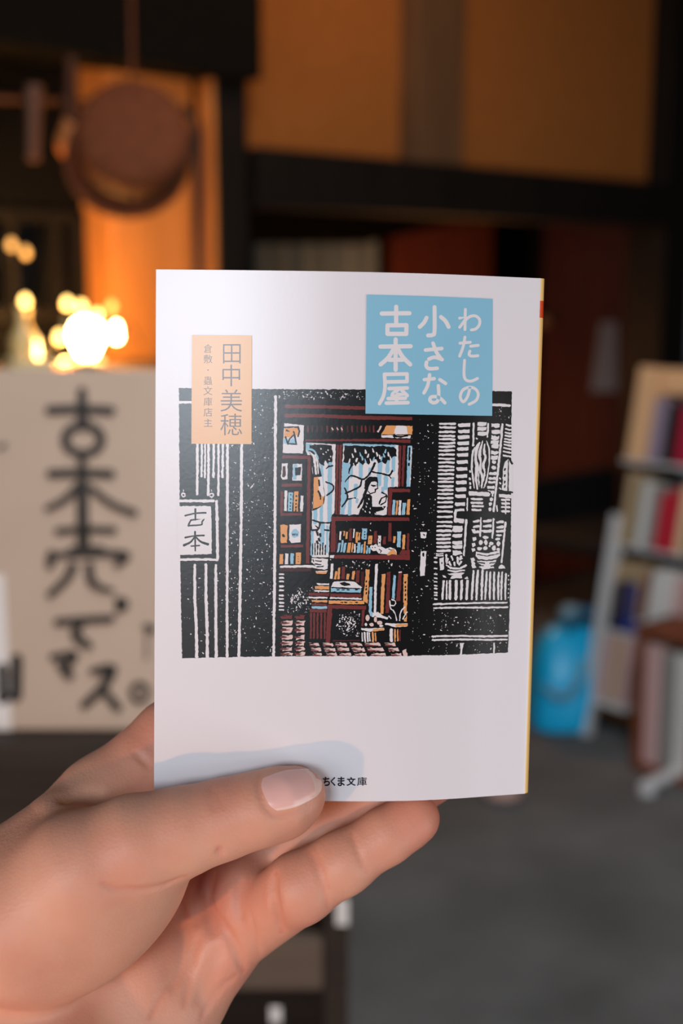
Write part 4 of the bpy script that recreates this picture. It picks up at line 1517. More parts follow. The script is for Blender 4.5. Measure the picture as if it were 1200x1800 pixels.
L(D, [(924, 784), (1000, 796), (1084, 792)], [14, 28, 24], 'white', 6)
L(D, [(1010, 797), (1084, 792)], [22, 22], 'orange', 7)
for x, c, w in ((966, 'white', 24), (994, 'orange', 14), (1016, 'orange', 11), (1034, 'brown', 8)):
    L(D, [(x, 830), (x + 1, 916)], w, c, 6)
# floor of worn bricks
for y, h_ in ((730, 30), (778, 36), (832, 40), (888, 34), (935, 30), (980, 28), (1018, 20)):
    for x0, x1 in ((108, 196), (218, 292)):
        if y == 730:
            x0 += 0
        G(D, [(x0 + RJ.uniform(0, 18), y - h_ / 2), (x1, y - h_ / 2), (x1 - 6, y + h_ / 2), (x0 + RJ.uniform(0, 10), y + h_ / 2)], 'pink' if y > 760 else 'brown', 5, 0.6)
        L(D, [(x0, y), (x0 + 30, y + 2), (x1 - 22, y - 1)], [16, 14, 3], 'brown', 6)
        L(D, [(x0 + 4, y - 10), (x0 + 40, y - 8)], [8, 3], 'black', 7)
G(D, [(300, 720), (328, 722), (330, 860), (306, 860)], 'black', 4)
for (xa, xb) in ((318, 390), (420, 500), (515, 605), (632, 720), (745, 860), (900, 975)):
    k = (xa - 300) * 0.17
    for y, h_ in ((945, 24), (985, 26), (1022, 20)):
        sh = (y - 920) * (0.30 + k / 300)
        G(D, [(xa + sh, y - h_ / 2), (xb + sh, y - h_ / 2), (xb + sh + h_ * .4, y + h_ / 2), (xa + sh + h_ * .4, y + h_ / 2)], 'pink', 5, 0.6)
        L(D, [(xa + sh, y + 6), (xa + sh + 34, y + 8), (xb + sh - 10, y + 9)], [10, 11, 3], 'brown', 6)
        L(D, [(xa + sh, y - 6), (xa + sh + 40, y - 4)], [9, 3], 'black', 6)
G(D, [(1052, 992), (1086, 978), (1092, 1034), (1060, 1034)], 'pink', 5, 0.6)

# right: shop window with slats, cactus and pots
ys = (225, 255, 297, 330, 360, 395, 425, 460, 496, 530, 566, 600, 632, 668, 706, 736, 772, 806, 840, 876, 915, 955, 995, 1042, 1086, 1126, 1166)
for y in ys:
    k = (y - 225) / 940
    L(E, [(364 - 22 * k, y), (430 - 26 * k, y + RJ.uniform(-4, 4)), (496 - 34 * k, y + RJ.uniform(-3, 3))], [16, 20, 20])
for y in (14, 52, 86, 120, 155, 190):
    L(Fz, [(340, y), (395, y + RJ.uniform(-4, 4)), (452, y - 2)], [18, 22, 20])
for y in (250, 290, 345, 395, 430, 462, 496, 522, 556, 580, 612):
    L(Fz, [(318, y), (336, y + 2)], 15)
for y in (222, 238):
    L(Fz, [(330, y - 4), (395, y - 6)], 11)
for y in (236, 291, 341, 395, 445, 498, 560, 621, 684, 740, 801, 860, 930):
    k = (y - 236) / 744
    x0, x1 = 525 - 28 * k, 630 - 46 * k
    G(E, [(x0, y - 13), (x1, y - 17), (x1, y + 14), (x0 + 10, y + 18), (x0 - 3, y + 6)], 'white')
G(E, [(496, 972), (580, 968), (576, 990), (512, 996), (506, 1052), (576, 1062), (574, 1098), (486, 1090), (488, 1010)], 'white')
G(E, [(480, 1122), (566, 1120), (564, 1156), (482, 1158)], 'white')
for y in (10, 58, 120, 156):
    G(Fz, [(474, y - 14), (562, y - 18), (558, y + 12), (500, y + 18), (472, y + 8)], 'white')
G(Fz, [(474, 186), (545, 190), (560, 215), (500, 235), (476, 225)], 'white')
L(E, [(660, 222), (656, 415)], [18, 18])
L(E, [(605, 880), (604, 984)], 13)
pr.line(E((595, 1072), (590, 1150)) + Fz((588, 60), (574, 230)), [4.4, 4, 3.6, 3], 'white', 3, J)
for y in (226, 268, 312):
    G(E, [(694, y - 16), (775, y - 16), (772, y + 12), (740, y + 20), (694, y + 14)], 'white')
L(E, [(788, 224), (780, 338)], [16, 14])
L(E, [(684, 352), (690, 356)], 14)
# cactus
for q, w in (([(672, 430), (652, 480), (644, 600), (656, 720), (668, 795)], [10, 18, 16, 16, 8]), ([(716, 385), (690, 430), (678, 520), (690, 610), (682, 700), (692, 795)], [10, 30, 20, 34, 22, 16]),
             ([(740, 372), (728, 420), (712, 500), (722, 560), (718, 640), (736, 690), (730, 785)], [6, 18, 28, 16, 26, 20, 12]), ([(758, 400), (752, 470), (764, 520), (744, 590), (758, 650), (742, 715), (728, 780)], [8, 24, 18, 26, 14, 22, 10]),
             ([(770, 372), (794, 440), (800, 540), (788, 640), (770, 730), (750, 790)], [5, 12, 12, 12, 14, 8]), ([(712, 640), (704, 700), (710, 780)], [6, 12, 6])):
    L(E, q, w, 'white', 3, True)
for x, y in ((628, 640), (626, 705), (628, 745), (630, 780)):
    L(E, [(x, y), (x + 2, y + 8)], 17)
G(E, [(620, 816), (700, 822), (796, 826), (806, 840), (795, 862), (700, 858), (622, 856), (614, 836)], 'white')
for y, x0, x1 in ((885, 645, 732), (918, 642, 735), (948, 650, 740), (980, 650, 720)):
    L(E, [(x0, y), (x1, y + 2)], 20)
# slats right of the cactus
for y, h_ in ((240, 36), (296, 34), (348, 40), (388, 36), (425, 34), (478, 36), (522, 40)):
    x0, x1 = 818 - (y - 240) * .02, 894 - (y - 240) * .06
    G(E, [(x0, y - h_ / 2), (x1, y - h_ / 2 + 3), (x1 - 8, y + h_ / 2 - 4), ((x0 + x1) / 2, y + h_ / 2 + 2), (x0, y + h_ / 2 - 6)], 'white', 3, 0.6)
for y in (560, 610):
    G(E, ring(838, y, 20, 18, 10)[:-1], 'white')
for y, x0, x1 in ((662, 800, 856), (704, 796, 852), (738, 790, 846), (782, 782, 840)):
    L(E, [(x0 + 8, y), ((x0 + x1) / 2, y + 2), (x1 - 6, y)], [26, 20, 26])
for x, y in ((828, 826), (816, 888), (806, 930), (804, 976)):
    G(E, ring(x, y, 15, 17, 9)[:-1], 'white')
L(E, [(790, 812), (830, 822), (826, 858)], 12)
pr.line(E((914, 230), (888, 500), (866, 700), (836, 992)), [4, 3.6, 3.8, 3.6], 'white', 3, J)
for y in (238, 275, 306, 332, 362, 386, 412, 442, 474, 508):
    k = (y - 238) / 270
    L(E, [(946 - 26 * k, y - 6), (975, y + 4), (1000, y + (10 if y > 400 else 0))], [14, 17, 12])
G(E, [(940, 545), (962, 528), (1002, 575), (1002, 815), (906, 812), (910, 660), (925, 590)], 'white')
L(E, [(918, 560), (948, 540), (965, 526), (1000, 576)], [16, 12, 14, 16], 'black', 5)
L(E, [(966, 540), (962, 820)], [8, 12], 'black', 5)
for q in ([(908, 600), (912, 650), (906, 700), (910, 760)],):
    L(E, q, [16, 8, 14, 10], 'black', 5)
for y in (625, 680, 735, 775):
    L(E, [(935, y - 5), (932, y + 6)], 14, 'black', 5)
L(E, [(890, 812), (940, 822), (1000, 828)], 16, 'black', 5)
for y in (700, 742, 790):
    L(E, [(888, y), (898, y + 8)], 13)
G(E, [(882, 840), (1000, 850), (1000, 880), (930, 874), (884, 866)], 'white', 6)
for y in (892, 924, 956, 992):
    L(E, [(910, y), (972, y + 2)], [20, 20])
    L(E, [(938, y + 4), (944, y + 26)], 10)
L(E, [(862, 940), (868, 990)], [10, 14])
# lower row
for x0, x1, yy in ((664, 700, (1080, 1128, 1176)), (752, 808, (1078, 1122, 1168)), (868, 914, (1088, 1132, 1168))):
    for y in yy:
        L(E, [(x0, y + 3), (x1, y - 3)], [20, 26])
pr.line(E((724, 1052), (720, 1150)) + Fz((718, 60),), [2.4, 3.2, 3], 'white', 3, J)
pr.line(E((834, 1062), (832, 1150)) + Fz((824, 76),), [3.4, 3.4, 3], 'white', 3, J)
pr.line(E((940, 1092), (932, 1160)) + Fz((922, 120), (905, 292)), [3.6, 3.4, 3.4, 3], 'white', 3, J)
for x, y in ((660, 18), (664, 88), (658, 140), (656, 182), (648, 270), (652, 300)):
    G(Fz, [(x - 16, y - 14), (x + 14, y - 18), (x + 22, y + 4), (x - 8, y + 20)], 'white')
G(Fz, [(640, 315), (668, 308), (686, 338), (650, 345)], 'white')
G(Fz, [(880, 330), (905, 308), (930, 325), (938, 348), (880, 346)], 'white')
for (x, y, rx, ry) in ((722, 118, 17, 24), (766, 116, 16, 24), (712, 172, 24, 16), (762, 168, 20, 18), (815, 126, 20, 16), (838, 166, 18, 24), (878, 128, 16, 24), (876, 178, 16, 14), (800, 148, 9, 10), (765, 72, 28, 14), (872, 88, 24, 12), (755, 16, 30, 12), (880, 18, 26, 10), (882, 55, 28, 10)):
    G(Fz, ring(x, y, rx, ry, 10)[:-1], 'white')
G(Fz, [(682, 198), (780, 212), (890, 188), (892, 232), (860, 258), (780, 272), (700, 262), (676, 236)], 'white')
L(Fz, [(690, 222), (780, 236), (885, 214)], 9, 'black', 5)
G(Fz, [(690, 276), (780, 284), (862, 270), (850, 300), (832, 322), (842, 342), (740, 354), (705, 330), (730, 318), (700, 298)], 'white')
for q in ([(700, 292), (760, 300)], [(716, 322), (750, 324)], [(800, 300), (850, 292)], [(810, 326), (840, 320)]):
    L(Fz, q, 8, 'black', 5)
for q in ([(432, 262), (424, 300)], [(446, 290), (460, 316)], [(466, 240), (476, 268)], [(520, 250), (522, 300)], [(548, 240), (540, 262)], [(490, 296), (494, 318)], [(550, 288), (532, 312)], [(540, 262), (556, 256)]):
    L(Fz, q, [20, 16])
L(Fz, [(424, 318), (470, 342), (540, 344), (592, 318)], [14, 18, 18, 18], 'white', 3, True)
L(Fz, [(432, 360), (500, 372), (580, 362)], [10, 16, 12])
G(Fz, [(430, 392), (500, 384), (584, 382), (556, 404), (560, 432), (452, 434), (468, 412)], 'white')
L(Fz, [(430, 404), (480, 408)], 6, 'black', 5)
G(Fz, [(360, 256), (398, 248), (400, 352), (364, 366)], 'white')
L(Fz, [(380, 290), (380, 306)], 8, 'black', 5)
L(Fz, [(420, 228), (418, 300)], [20, 6])
G(Fz, [(384, 402), (410, 410), (424, 428), (394, 426)], 'white')
G(Fz, [(580, 432), (604, 418), (614, 434), (590, 440)], 'white')
for x0, x1, y0, w in ((397, 386, 458, 18), (424, 422, 458, 16), (454, 452, 456, 22), (508, 504, 458, 26), (556, 550, 456, 22), (606, 598, 456, 24)):
    L(Fz, [(x0, y0), (x1, 612)], w)
for x0, x1, y0, w in ((660, 644, 368, 22), (698, 684, 366, 24), (738, 730, 364, 24), (776, 762, 376, 20), (806, 802, 380, 20), (842, 838, 380, 20), (880, 876, 380, 20), (910, 902, 380, 20), (944, 938, 394, 20)):
    L(Fz, [(x0, y0), ((x0 + x1) / 2 - 2, 500), (x1, 616)], [w * .8, w, w * .7])
for y in (402, 440, 482, 520, 558, 596):
    L(Fz, [(968, y), (964, y + 10)], 10)
for q, w in (([(310, 660), (550, 652), (760, 648), (950, 646)], 15), ([(314, 694), (560, 688), (760, 690), (958, 686)], 15), ([(298, 942), (560, 938), (760, 942), (954, 938)], 17), ([(300, 974), (560, 968), (760, 972), (952, 970)], 15)):
    L(Fz, q, w)
G(Fz, [(536, 1000), (576, 998), (564, 1050), (554, 1105), (538, 1105), (546, 1050)], 'white')
L(Fz, [(841, 1004), (838, 1088)], 12)
G(Fz, [(194, 26), (246, 24), (244, 76), (230, 82), (196, 78)], 'white')
L(Fz, [(224, 48), (228, 52)], 12, 'black', 5)
G(Fz, [(196, 194), (244, 192), (238, 300), (228, 410), (190, 410), (188, 330)], 'white')
L(Fz, [(218, 216), (218, 232)], 17, 'black', 5)
# short white bar at the upper right
pr.line([(862, 711.6), (880, 712), (895, 713)], 4.6, 'white', 3, J)
wood = pr.build('woodcut_picture', book)

# ---- title panel
pr = Print()
pr.poly([(644, 518), (754, 521), (865, 525.5), (864.5, 731), (754, 729), (642, 727)], 'sky', 9)
pr.build('title_panel', book)
T = Z(600, 450, 1 / 3)
TITLE = [
    (22, [[(212, 304), (285, 303), (358, 302)], [(288, 268), (288, 362)], [(242, 366), (342, 365)], [(342, 365), (341, 411)], [(242, 411), (341, 411)], [(242, 366), (242, 411)]]),
    (22, [[(205, 478), (288, 477), (364, 476)], [(285, 440), (285, 600)], [(278, 484), (246, 536), (206, 572)], [(294, 484), (322, 532), (362, 572)], [(252, 548), (322, 547)]]),
    (19, [[(228, 624), (345, 622)], [(345, 622), (345, 662)], [(345, 662), (232, 664)], [(226, 624), (229, 690), (220, 740), (200, 778)], [(250, 699), (346, 696)], [(304, 700), (268, 732), (336, 726)], [(318, 708), (346, 736)], [(246, 752), (336, 750)], [(290, 735), (290, 772)], [(236, 776), (350, 773)]]),
    (21, [[(490, 270), (490, 396), (480, 416), (456, 419)], [(448, 326), (434, 352), (412, 374)], [(524, 322), (548, 344), (564, 374)]]),
    (19, [[(442, 496), (486, 492), (528, 488)], [(482, 460), (500, 508), (528, 546)], [(530, 546), (490, 534), (460, 544)], [(448, 560), (446, 580), (462, 594), (504, 592)]]),
    (18, [[(436, 652), (488, 647)], [(464, 626), (454, 682), (434, 722)], [(518, 652), (548, 672)], [(510, 684), (512, 730), (506, 764), (484, 774), (466, 762), (472, 744), (500, 742), (524, 754), (544, 774)]]),
    (15, [[(652, 282), (650, 388)], [(622, 328), (658, 316), (646, 344), (622, 376)], [(640, 352), (672, 322), (704, 316), (726, 334), (726, 362), (708, 384), (684, 390)]]),
    (15, [[(624, 460), (678, 455)], [(650, 428), (640, 480), (622, 528)], [(680, 476), (720, 471)], [(676, 502), (672, 520), (686, 528), (718, 526)]]),
    (15, [[(648, 550), (645, 620), (654, 652), (682, 660), (716, 646)]]),
    (15, [[(676, 696), (664, 740), (644, 768), (630, 758), (626, 736), (640, 706), (674, 692), (706, 702), (720, 730), (708, 762), (672, 782)]]),
]
pr = Print()
for w, strokes in TITLE:
    for s in strokes:
        q = catmull(s, 5) if len(s) > 2 else s
        pr.line(T(*q), w / 3 * 1.02, 'white', 10)
pr.build('title_lettering', book)

# ---- author panel
pr = Print()
pr.poly([(337.5, 589), (442.5, 590), (442, 780.5), (336.5, 780)], 'tan', 9)
pr.build('author_panel', book)
pr = Print()
for ch, cx, cy, w, h_ in (('田', 407.5, 622, 31, 34), ('中', 406.5, 660, 31, 38), ('美', 406.5, 704, 38, 39), ('穂', 406.5, 746, 38, 38)):
    put_glyph(pr, ch, cx, cy, w, h_, 'grey', 10, -0.006)
for ch, cy, h_, w in (('倉', 613, 15.5, 14.5), ('敷', 631, 15, 15), ('・', 650.5, 2.4, 2.4), ('蟲', 669, 15, 15), ('文', 687, 15, 15.5), ('庫', 706, 15, 15), ('店', 724.5, 15, 15), ('主', 743, 14, 14.5)):
    put_glyph(pr, ch, 365.6, cy, w, h_, 'grey', 10, -0.004)
pr.build('author_lettering', book)

# ---- imprint at the foot
pr = Print()
for ch, cx, w, h_ in (('ち', 573.8, 12, 16), ('く', 585.2, 8.5, 16), ('ま', 599.5, 12.5, 16.5), ('文', 617, 16, 15.5), ('庫', 636, 17, 15.5)):
    put_glyph(pr, ch, cx, 1373.3, w, h_, 'ink', 3, 0.006 if ch == '庫' else 0.024)
pr.build('imprint_lettering', book)

# ------------------------------------------------------------------ the hand: one skin grown from a distance field
# joints are (pixel x, pixel y, depth mm, radius px)
def jt(px, py, d, r):
    return np.array([(px - CX) / F_PX * d, -(py - CY) / F_PX * d, d, r / F_PX * d], np.float32)


def smin(a, b, k):
    h = np.clip(0.5 + 0.5 * (b - a) / k, 0, 1)
    return b + (a - b) * h - k * h * (1 - h)


def cone(Pn, a, b):
    """tapered capsule"""
    pa = Pn - a[:3]
    ba = (b - a)[:3]
    t = np.clip((pa @ ba) / float(ba @ ba), 0, 1)
    d = pa - t[:, None] * ba
    return np.sqrt((d * d).sum(1)) - (a[3] + (b[3] - a[3]) * t)


def ellip(Pn, c, r, ax=None):
    q = Pn - np.array(c[:3], np.float32)
    if ax is not None:
        q = q @ np.array(ax, np.float32).T
    r = np.array(r, np.float32)
    k0 = np.sqrt(((q / r) ** 2).sum(1))
    k1 = np.sqrt(((q / (r * r)) ** 2).sum(1)) + 1e-6
    return k0 * (k0 - 1.0) / k1


def chain(Pn, js, k):
    o = None
    for a, b in zip(js[:-1], js[1:]):
        c = cone(Pn, a, b)
        o = c if o is None else smin(o, c, k)
    return o


THUMB = [jt(20, 1640, 354, 118), jt(140, 1535, 352, 104), jt(238, 1487, 352, 86), jt(318, 1462, 353, 74), jt(392, 1440, 354, 66), jt(455, 1422, 354, 61), jt(505, 1405, 355, 54), jt(527, 1396, 356, 43)]
PALM = [
    [jt(-120, 1900, 372, 190), jt(60, 1560, 382, 118), jt(172, 1408, 386, 68)],            # index metacarpal
    [jt(0, 1900, 380, 170), jt(160, 1600, 396, 90), jt(268, 1475, 400, 66)],                # middle
    [jt(60, 1900, 384, 160), jt(230, 1660, 402, 80), jt(352, 1568, 402, 66)],               # ring
    [jt(110, 1950, 386, 140), jt(296, 1760, 394, 90), jt(412, 1638, 392, 66)],              # little
]
FOREARM = [jt(60, 1930, 372, 175), jt(-130, 2180, 350, 185), jt(-330, 2450, 325, 215)]
INDEX = [PALM[0][2], jt(300, 1294, 394, 62), jt(470, 1220, 398, 56), jt(560, 1205, 396, 50)]
MIDDLE = [PALM[1][2], jt(430, 1370, 404, 60), jt(600, 1290, 404, 55), jt(700, 1250, 400, 48)]
RING = [PALM[2][2], jt(520, 1476, 400, 60), jt(660, 1400, 396, 56), jt(735, 1370, 393, 52), jt(778, 1362, 391, 42)]
LITTLE = [jt(445, 1618, 392, 62), jt(528, 1560, 377, 61), jt(602, 1517, 376, 54), jt(680, 1468, 377, 48), jt(720, 1443, 378, 44), jt(731, 1437, 378, 40)]


def hand_sdf(Pn):
    palm = None
    for js in PALM:
        c = chain(Pn, js, 6)
        palm = c if palm is None else smin(palm, c, 9)
    palm = smin(palm, chain(Pn, FOREARM, 10), 14)
    # heel of the hand below the little finger
    hy = jt(248, 1790, 386, 120)
    palm = smin(palm, ellip(Pn, hy, (16, 24, 15)), 8)
    palm = smin(palm, ellip(Pn, jt(428, 1588, 390, 0), (9.5, 14, 10)), 4)
    # ball of the thumb
    th = jt(158, 1606, 364, 150)
    u = np.array([math.cos(0.70), math.sin(0.70), 0.0])
    v = np.array([-math.sin(0.70), math.cos(0.70), 0.0])
    ball = ellip(Pn, th, (34, 18.5, 19), [u, v, [0, 0, 1]])
    thumb = chain(Pn, THUMB, 4)
    # pad of the thumb's last joint
    thumb = smin(thumb, ellip(Pn, jt(490, 1426, 357, 0), (11, 8.2, 7.5), [[math.cos(.33), math.sin(.33), 0], [-math.sin(.33), math.cos(.33), 0], [0, 0, 1]]), 3)
    thumb = smin(thumb, ball, 9)
    o = smin(palm, thumb, 5)
    for f, k in ((INDEX, 7), (MIDDLE, 5), (RING, 5), (LITTLE, 3.0)):
        o = np.minimum(o, smin(palm, chain(Pn, f, 3.0), k)) if f is not LITTLE else smin(o, chain(Pn, f, 3.0), 2.2)
    # web between thumb and index
    o = smin(o, chain(Pn, [jt(110, 1500, 378, 66), jt(190, 1450, 384, 46)], 4), 8)
    o = smin(o, chain(Pn, [jt(-20, 1600, 362, 110), jt(104, 1462, 370, 64)], 4), 10)
    return o


# grid
GX = (-200.0, 42.0)
GY = (-262.0, -40.0)
GD = (286.0, 424.0)
STEP = 0.8
ax_x = np.arange(GX[0], GX[1], STEP, dtype=np.float32)
ax_y = np.arange(GY[0], GY[1], STEP, dtype=np.float32)
ax_d = np.arange(GD[0], GD[1], STEP, dtype=np.float32)
NX, NY, ND = len(ax_x), len(ax_y), len(ax_d)
# coarse pass, then exact values only near the skin
cs = 4
cx_a, cy_a, cd_a = ax_x[::cs], ax_y[::cs], ax_d[::cs]
g = np.stack(np.meshgrid(cx_a, cy_a, cd_a, indexing='ij'), -1).reshape(-1, 3)
coarse = hand_sdf(g).reshape(len(cx_a), len(cy_a), len(cd_a))
FIELD = np.repeat(np.repeat(np.repeat(coarse, cs, 0), cs, 1), cs, 2)[:NX, :NY, :ND].copy()
near = np.abs(FIELD) < 9.0
idx = np.argwhere(near)
for k in range(0, len(idx), 400000):
    ii = idx[k:k + 400000]
    pts = np.stack([ax_x[ii[:, 0]], ax_y[ii[:, 1]], ax_d[ii[:, 2]]], 1)
    FIELD[ii[:, 0], ii[:, 1], ii[:, 2]] = hand_sdf(pts)


def sample(Pn):
    q = (Pn - np.array([GX[0], GY[0], GD[0]], np.float32)) / STEP
    i = np.clip(np.floor(q).astype(int), 0, np.array([NX - 2, NY - 2, ND - 2]))
    f = np.clip(q - i, 0, 1)
    o = 0
    for a in (0, 1):
        for b in (0, 1):
            for c in (0, 1):
                w = (f[:, 0] if a else 1 - f[:, 0]) * (f[:, 1] if b else 1 - f[:, 1]) * (f[:, 2] if c else 1 - f[:, 2])
                o = o + w * FIELD[i[:, 0] + a, i[:, 1] + b, i[:, 2] + c]
    return o


def skin_hit(px, py, d0=290.0):
    """where the line of sight through a pixel first meets the skin (camera-space mm), or None"""
    d = d0
    for _ in range(400):
        p = np.array([[(px - CX) / F_PX * d, -(py - CY) / F_PX * d, d]], np.float32)
        v = float(sample(p)[0])
        if v < 0.04:
            return p[0]
        d += max(v * 0.7, 0.05)
        if d > 422:
            return None
    return None


# folds of the skin: shallow grooves along lines on the surface  (points, radius mm, depth of cut mm)
FOLDS = [
    ([(358, 1528), (359, 1560), (368, 1595), (392, 1632), (415, 1670), (428, 1708)], 1.4, 1.5),
    ([(320, 1580), (317, 1605), (318, 1635)], 1.0, 0.6),
    ([(178, 1552), (205, 1562), (250, 1564), (290, 1556), (325, 1540)], 0.9, 0.6),
    ([(384, 1490), (388, 1505)], 0.9, 0.6),
    ([(370, 1378), (371, 1400), (376, 1428)], 0.7, 0.22),
    ([(382, 1380), (384, 1400), (392, 1425)], 0.7, 0.18),
    ([(543, 1497), (556, 1522), (566, 1555), (577, 1598)], 0.9, 0.45),
    ([(551, 1490), (566, 1525), (578, 1560)], 0.7, 0.25),
    ([(616, 1462), (628, 1495), (645, 1535)], 0.9, 0.42),
    ([(483, 1536), (479, 1556), (481, 1580), (486, 1606), (494, 1640)], 1.5, 1.7),
    ([(236, 1322), (250, 1335), (268, 1352)], 0.9, 0.5),
    ([(352, 1640), (330, 1690), (290, 1740), (262, 1790)], 1.2, 0.45),
    ([(345, 1640), (338, 1700), (322, 1770)], 1.2, 0.35),
    ([(415, 1715), (380, 1745), (352, 1790)], 1.0, 0.4),
    ([(455, 1362), (453, 1382), (460, 1406), (472, 1424), (490, 1434), (530, 1424), (556, 1410)], 0.8, 0.32),
    ([(352, 1548), (345, 1590), (344, 1632)], 1.4, 0.6),
    ([(440, 1600), (450, 1650), (455, 1690)], 1.0, 0.3),
    ([(322, 1600), (322, 1640), (312, 1690), (296, 1740)], 3.0, 0.7),
    ([(388, 1660), (372, 1710), (350, 1770)], 3.0, 0.6),
    ([(372, 1532), (366, 1570), (366, 1606), (380, 1650)], 2.2, 0.9),
    ([(420, 1540), (418, 1580), (426, 1620)], 1.6, 0.3),
    ([(110, 1408), (150, 1398), (210, 1402), (268, 1404)], 2.4, 0.8),
]
FOLD_PTS = []
for pts, rad, cut in FOLDS:
    hits = [skin_hit(x, y) for x, y in catmull(pts, 3)]
    hits = [h for h in hits if h is not None]
    runs = [[]]
    for q, h in enumerate(hits):                            # where the line runs over an edge, keep its longest run
        if runs[-1] and abs(h[2] - runs[-1][-1][2]) > 3.5:
            runs.append([])
        runs[-1].append(h)
    hits = max(runs, key=len)
    if len(hits) < 2:
        continue
    H = np.array(hits, np.float32)
    lo = np.maximum(((H.min(0) - 6 - np.array([GX[0], GY[0], GD[0]])) / STEP).astype(int), 0)
    hi = np.minimum(((H.max(0) + 6 - np.array([GX[0], GY[0], GD[0]])) / STEP).astype(int) + 1, [NX, NY, ND])
    sub = np.stack(np.meshgrid(ax_x[lo[0]:hi[0]], ax_y[lo[1]:hi[1]], ax_d[lo[2]:hi[2]], indexing='ij'), -1).reshape(-1, 3)
    best = np.full(len(sub), 1e9, np.float32)
    n_h = len(H)
    FOLD_PTS.append((H, rad, cut))
    for i in range(n_h - 1):
        pa, ba = sub - H[i], H[i + 1] - H[i]
        t = np.clip((pa @ ba) / max(float(ba @ ba), 1e-6), 0, 1)
        dd = pa - t[:, None] * ba
        s_ = (i + t) / (n_h - 1)
        dist = np.sqrt((dd * dd).sum(1)) + 1.2 * rad * np.abs(2 * s_ - 1) ** 4
        best = np.minimum(best, dist)
    add = 2.3 * cut * np.exp(-(best / rad) ** 2)
    shp = (hi[0] - lo[0], hi[1] - lo[1], hi[2] - lo[2])
    FIELD[lo[0]:hi[0], lo[1]:hi[1], lo[2]:hi[2]] += add.reshape(shp)


def surface_nets(F):
    S = F < 0
    nx, ny, nd = F.shape
    corners = [(a, b, c) for a in (0, 1) for b in (0, 1) for c in (0, 1)]
    cnt = sum(S[a:nx - 1 + a, b:ny - 1 + b, c:nd - 1 + c].astype(np.int8) for a, b, c in corners)
    act = np.argwhere((cnt > 0) & (cnt < 8))
    vid = -np.ones((nx - 1, ny - 1, nd - 1), np.int64)
    vid[act[:, 0], act[:, 1], act[:, 2]] = np.arange(len(act))
    acc = np.zeros((len(act), 3))
    num = np.zeros(len(act))
    for i, p in enumerate(corners):
        for q in corners[i + 1:]:
            if sum(abs(x - y) for x, y in zip(p, q)) != 1:
                continue
            fa = F[act[:, 0] + p[0], act[:, 1] + p[1], act[:, 2] + p[2]]
            fb = F[act[:, 0] + q[0], act[:, 1] + q[1], act[:, 2] + q[2]]
            m = (fa < 0) != (fb < 0)
            t = np.where(m, fa / np.where(m, fa - fb, 1), 0)
            pos = np.array(p) + t[:, None] * (np.array(q) - np.array(p))
            acc[m] += pos[m]
            num[m] += 1
    V = (act + acc / num[:, None]) * STEP + np.array([GX[0], GY[0], GD[0]])
    faces = []
    for axis in range(3):
        sl0 = [slice(1, -1)] * 3
        sl0[axis] = slice(0, -1)
        sl1 = [slice(1, -1)] * 3
        sl1[axis] = slice(1, None)
        a, b = S[tuple(sl0)], S[tuple(sl1)]
        e = np.argwhere(a != b)
        flip = a[tuple(e.T)]
        base = e.copy()
        for k in range(3):
            if k != axis:
                base[:, k] += 1
        u, w = [k for k in range(3) if k != axis]
        q = []
        for du, dw in ((0, 0), (1, 0), (1, 1), (0, 1)):
            c = base.copy()
            c[:, u] -= 1 - du
            c[:, w] -= 1 - dw
            q.append(vid[c[:, 0], c[:, 1], c[:, 2]])
        q = np.stack(q, 1)
        ok = (q >= 0).all(1)
        q, fl = q[ok], flip[ok]
        if axis == 1:
            fl = ~fl
        q[fl] = q[fl][:, ::-1]
        faces.append(q)
    return V, np.concatenate(faces)


FIELD[0], FIELD[-1], FIELD[:, 0], FIELD[:, -1], FIELD[:, :, 0], FIELD[:, :, -1] = 2, 2, 2, 2, 2, 2
HV, HF = surface_nets(FIELD)
CAMR = np.array([list(RGT), list(UPV), list(FWD)])


def cam_to_world(v):
    return np.array(CAM) + (np.asarray(v) * 0.001) @ CAMR


HW = cam_to_world(HV)

# skin
M_skin = bpy.data.materials.new('skin')
M_skin.use_nodes = True
nt = M_skin.node_tree
b = nt.nodes['Principled BSDF']
b.inputs['Roughness'].default_value = 0.5
b.inputs['Specular IOR Level'].default_value = 0.4
b.inputs['Subsurface Weight'].default_value = 0.22
b.inputs['Subsurface Radius'].default_value = (1.0, 0.32, 0.16)
b.inputs['Subsurface Scale'].default_value = 0.0028
at_ = nt.nodes.new('ShaderNodeVertexColor')
at_.layer_name = 'skin_tone_fold_shade'
tc = nt.nodes.new('ShaderNodeTexCoord')
nz = nt.nodes.new('ShaderNodeTexNoise')
nz.inputs['Scale'].default_value = 42
nz.inputs['Detail'].default_value = 4
nt.links.new(tc.outputs['Object'], nz.inputs['Vector'])
mx = nt.nodes.new('ShaderNodeMix')
mx.data_type = 'RGBA'
mx.blend_type = 'MULTIPLY'
mx.inputs['Factor'].default_value = 1.0
rp = nt.nodes.new('ShaderNodeValToRGB')
rp.color_ramp.elements[0].position, rp.color_ramp.elements[1].position = 0.3, 0.7
rp.color_ramp.elements[0].color = (0.90, 0.78, 0.76, 1)
rp.color_ramp.elements[1].color = (1.0, 1.0, 1.0, 1)
nt.links.new(nz.outputs['Fac'], rp.inputs['Fac'])
nt.links.new(at_.outputs['Color'], mx.inputs['A'])
nt.links.new(rp.outputs['Color'], mx.inputs['B'])
nt.links.new(mx.outputs['Result'], b.inputs['Base Color'])
vz = nt.nodes.new('ShaderNodeTexVoronoi')
vz.inputs['Scale'].default_value = 1100
nt.links.new(tc.outputs['Object'], vz.inputs['Vector'])
bp = nt.nodes.new('ShaderNodeBump')
bp.inputs['Strength'].default_value = 0.14
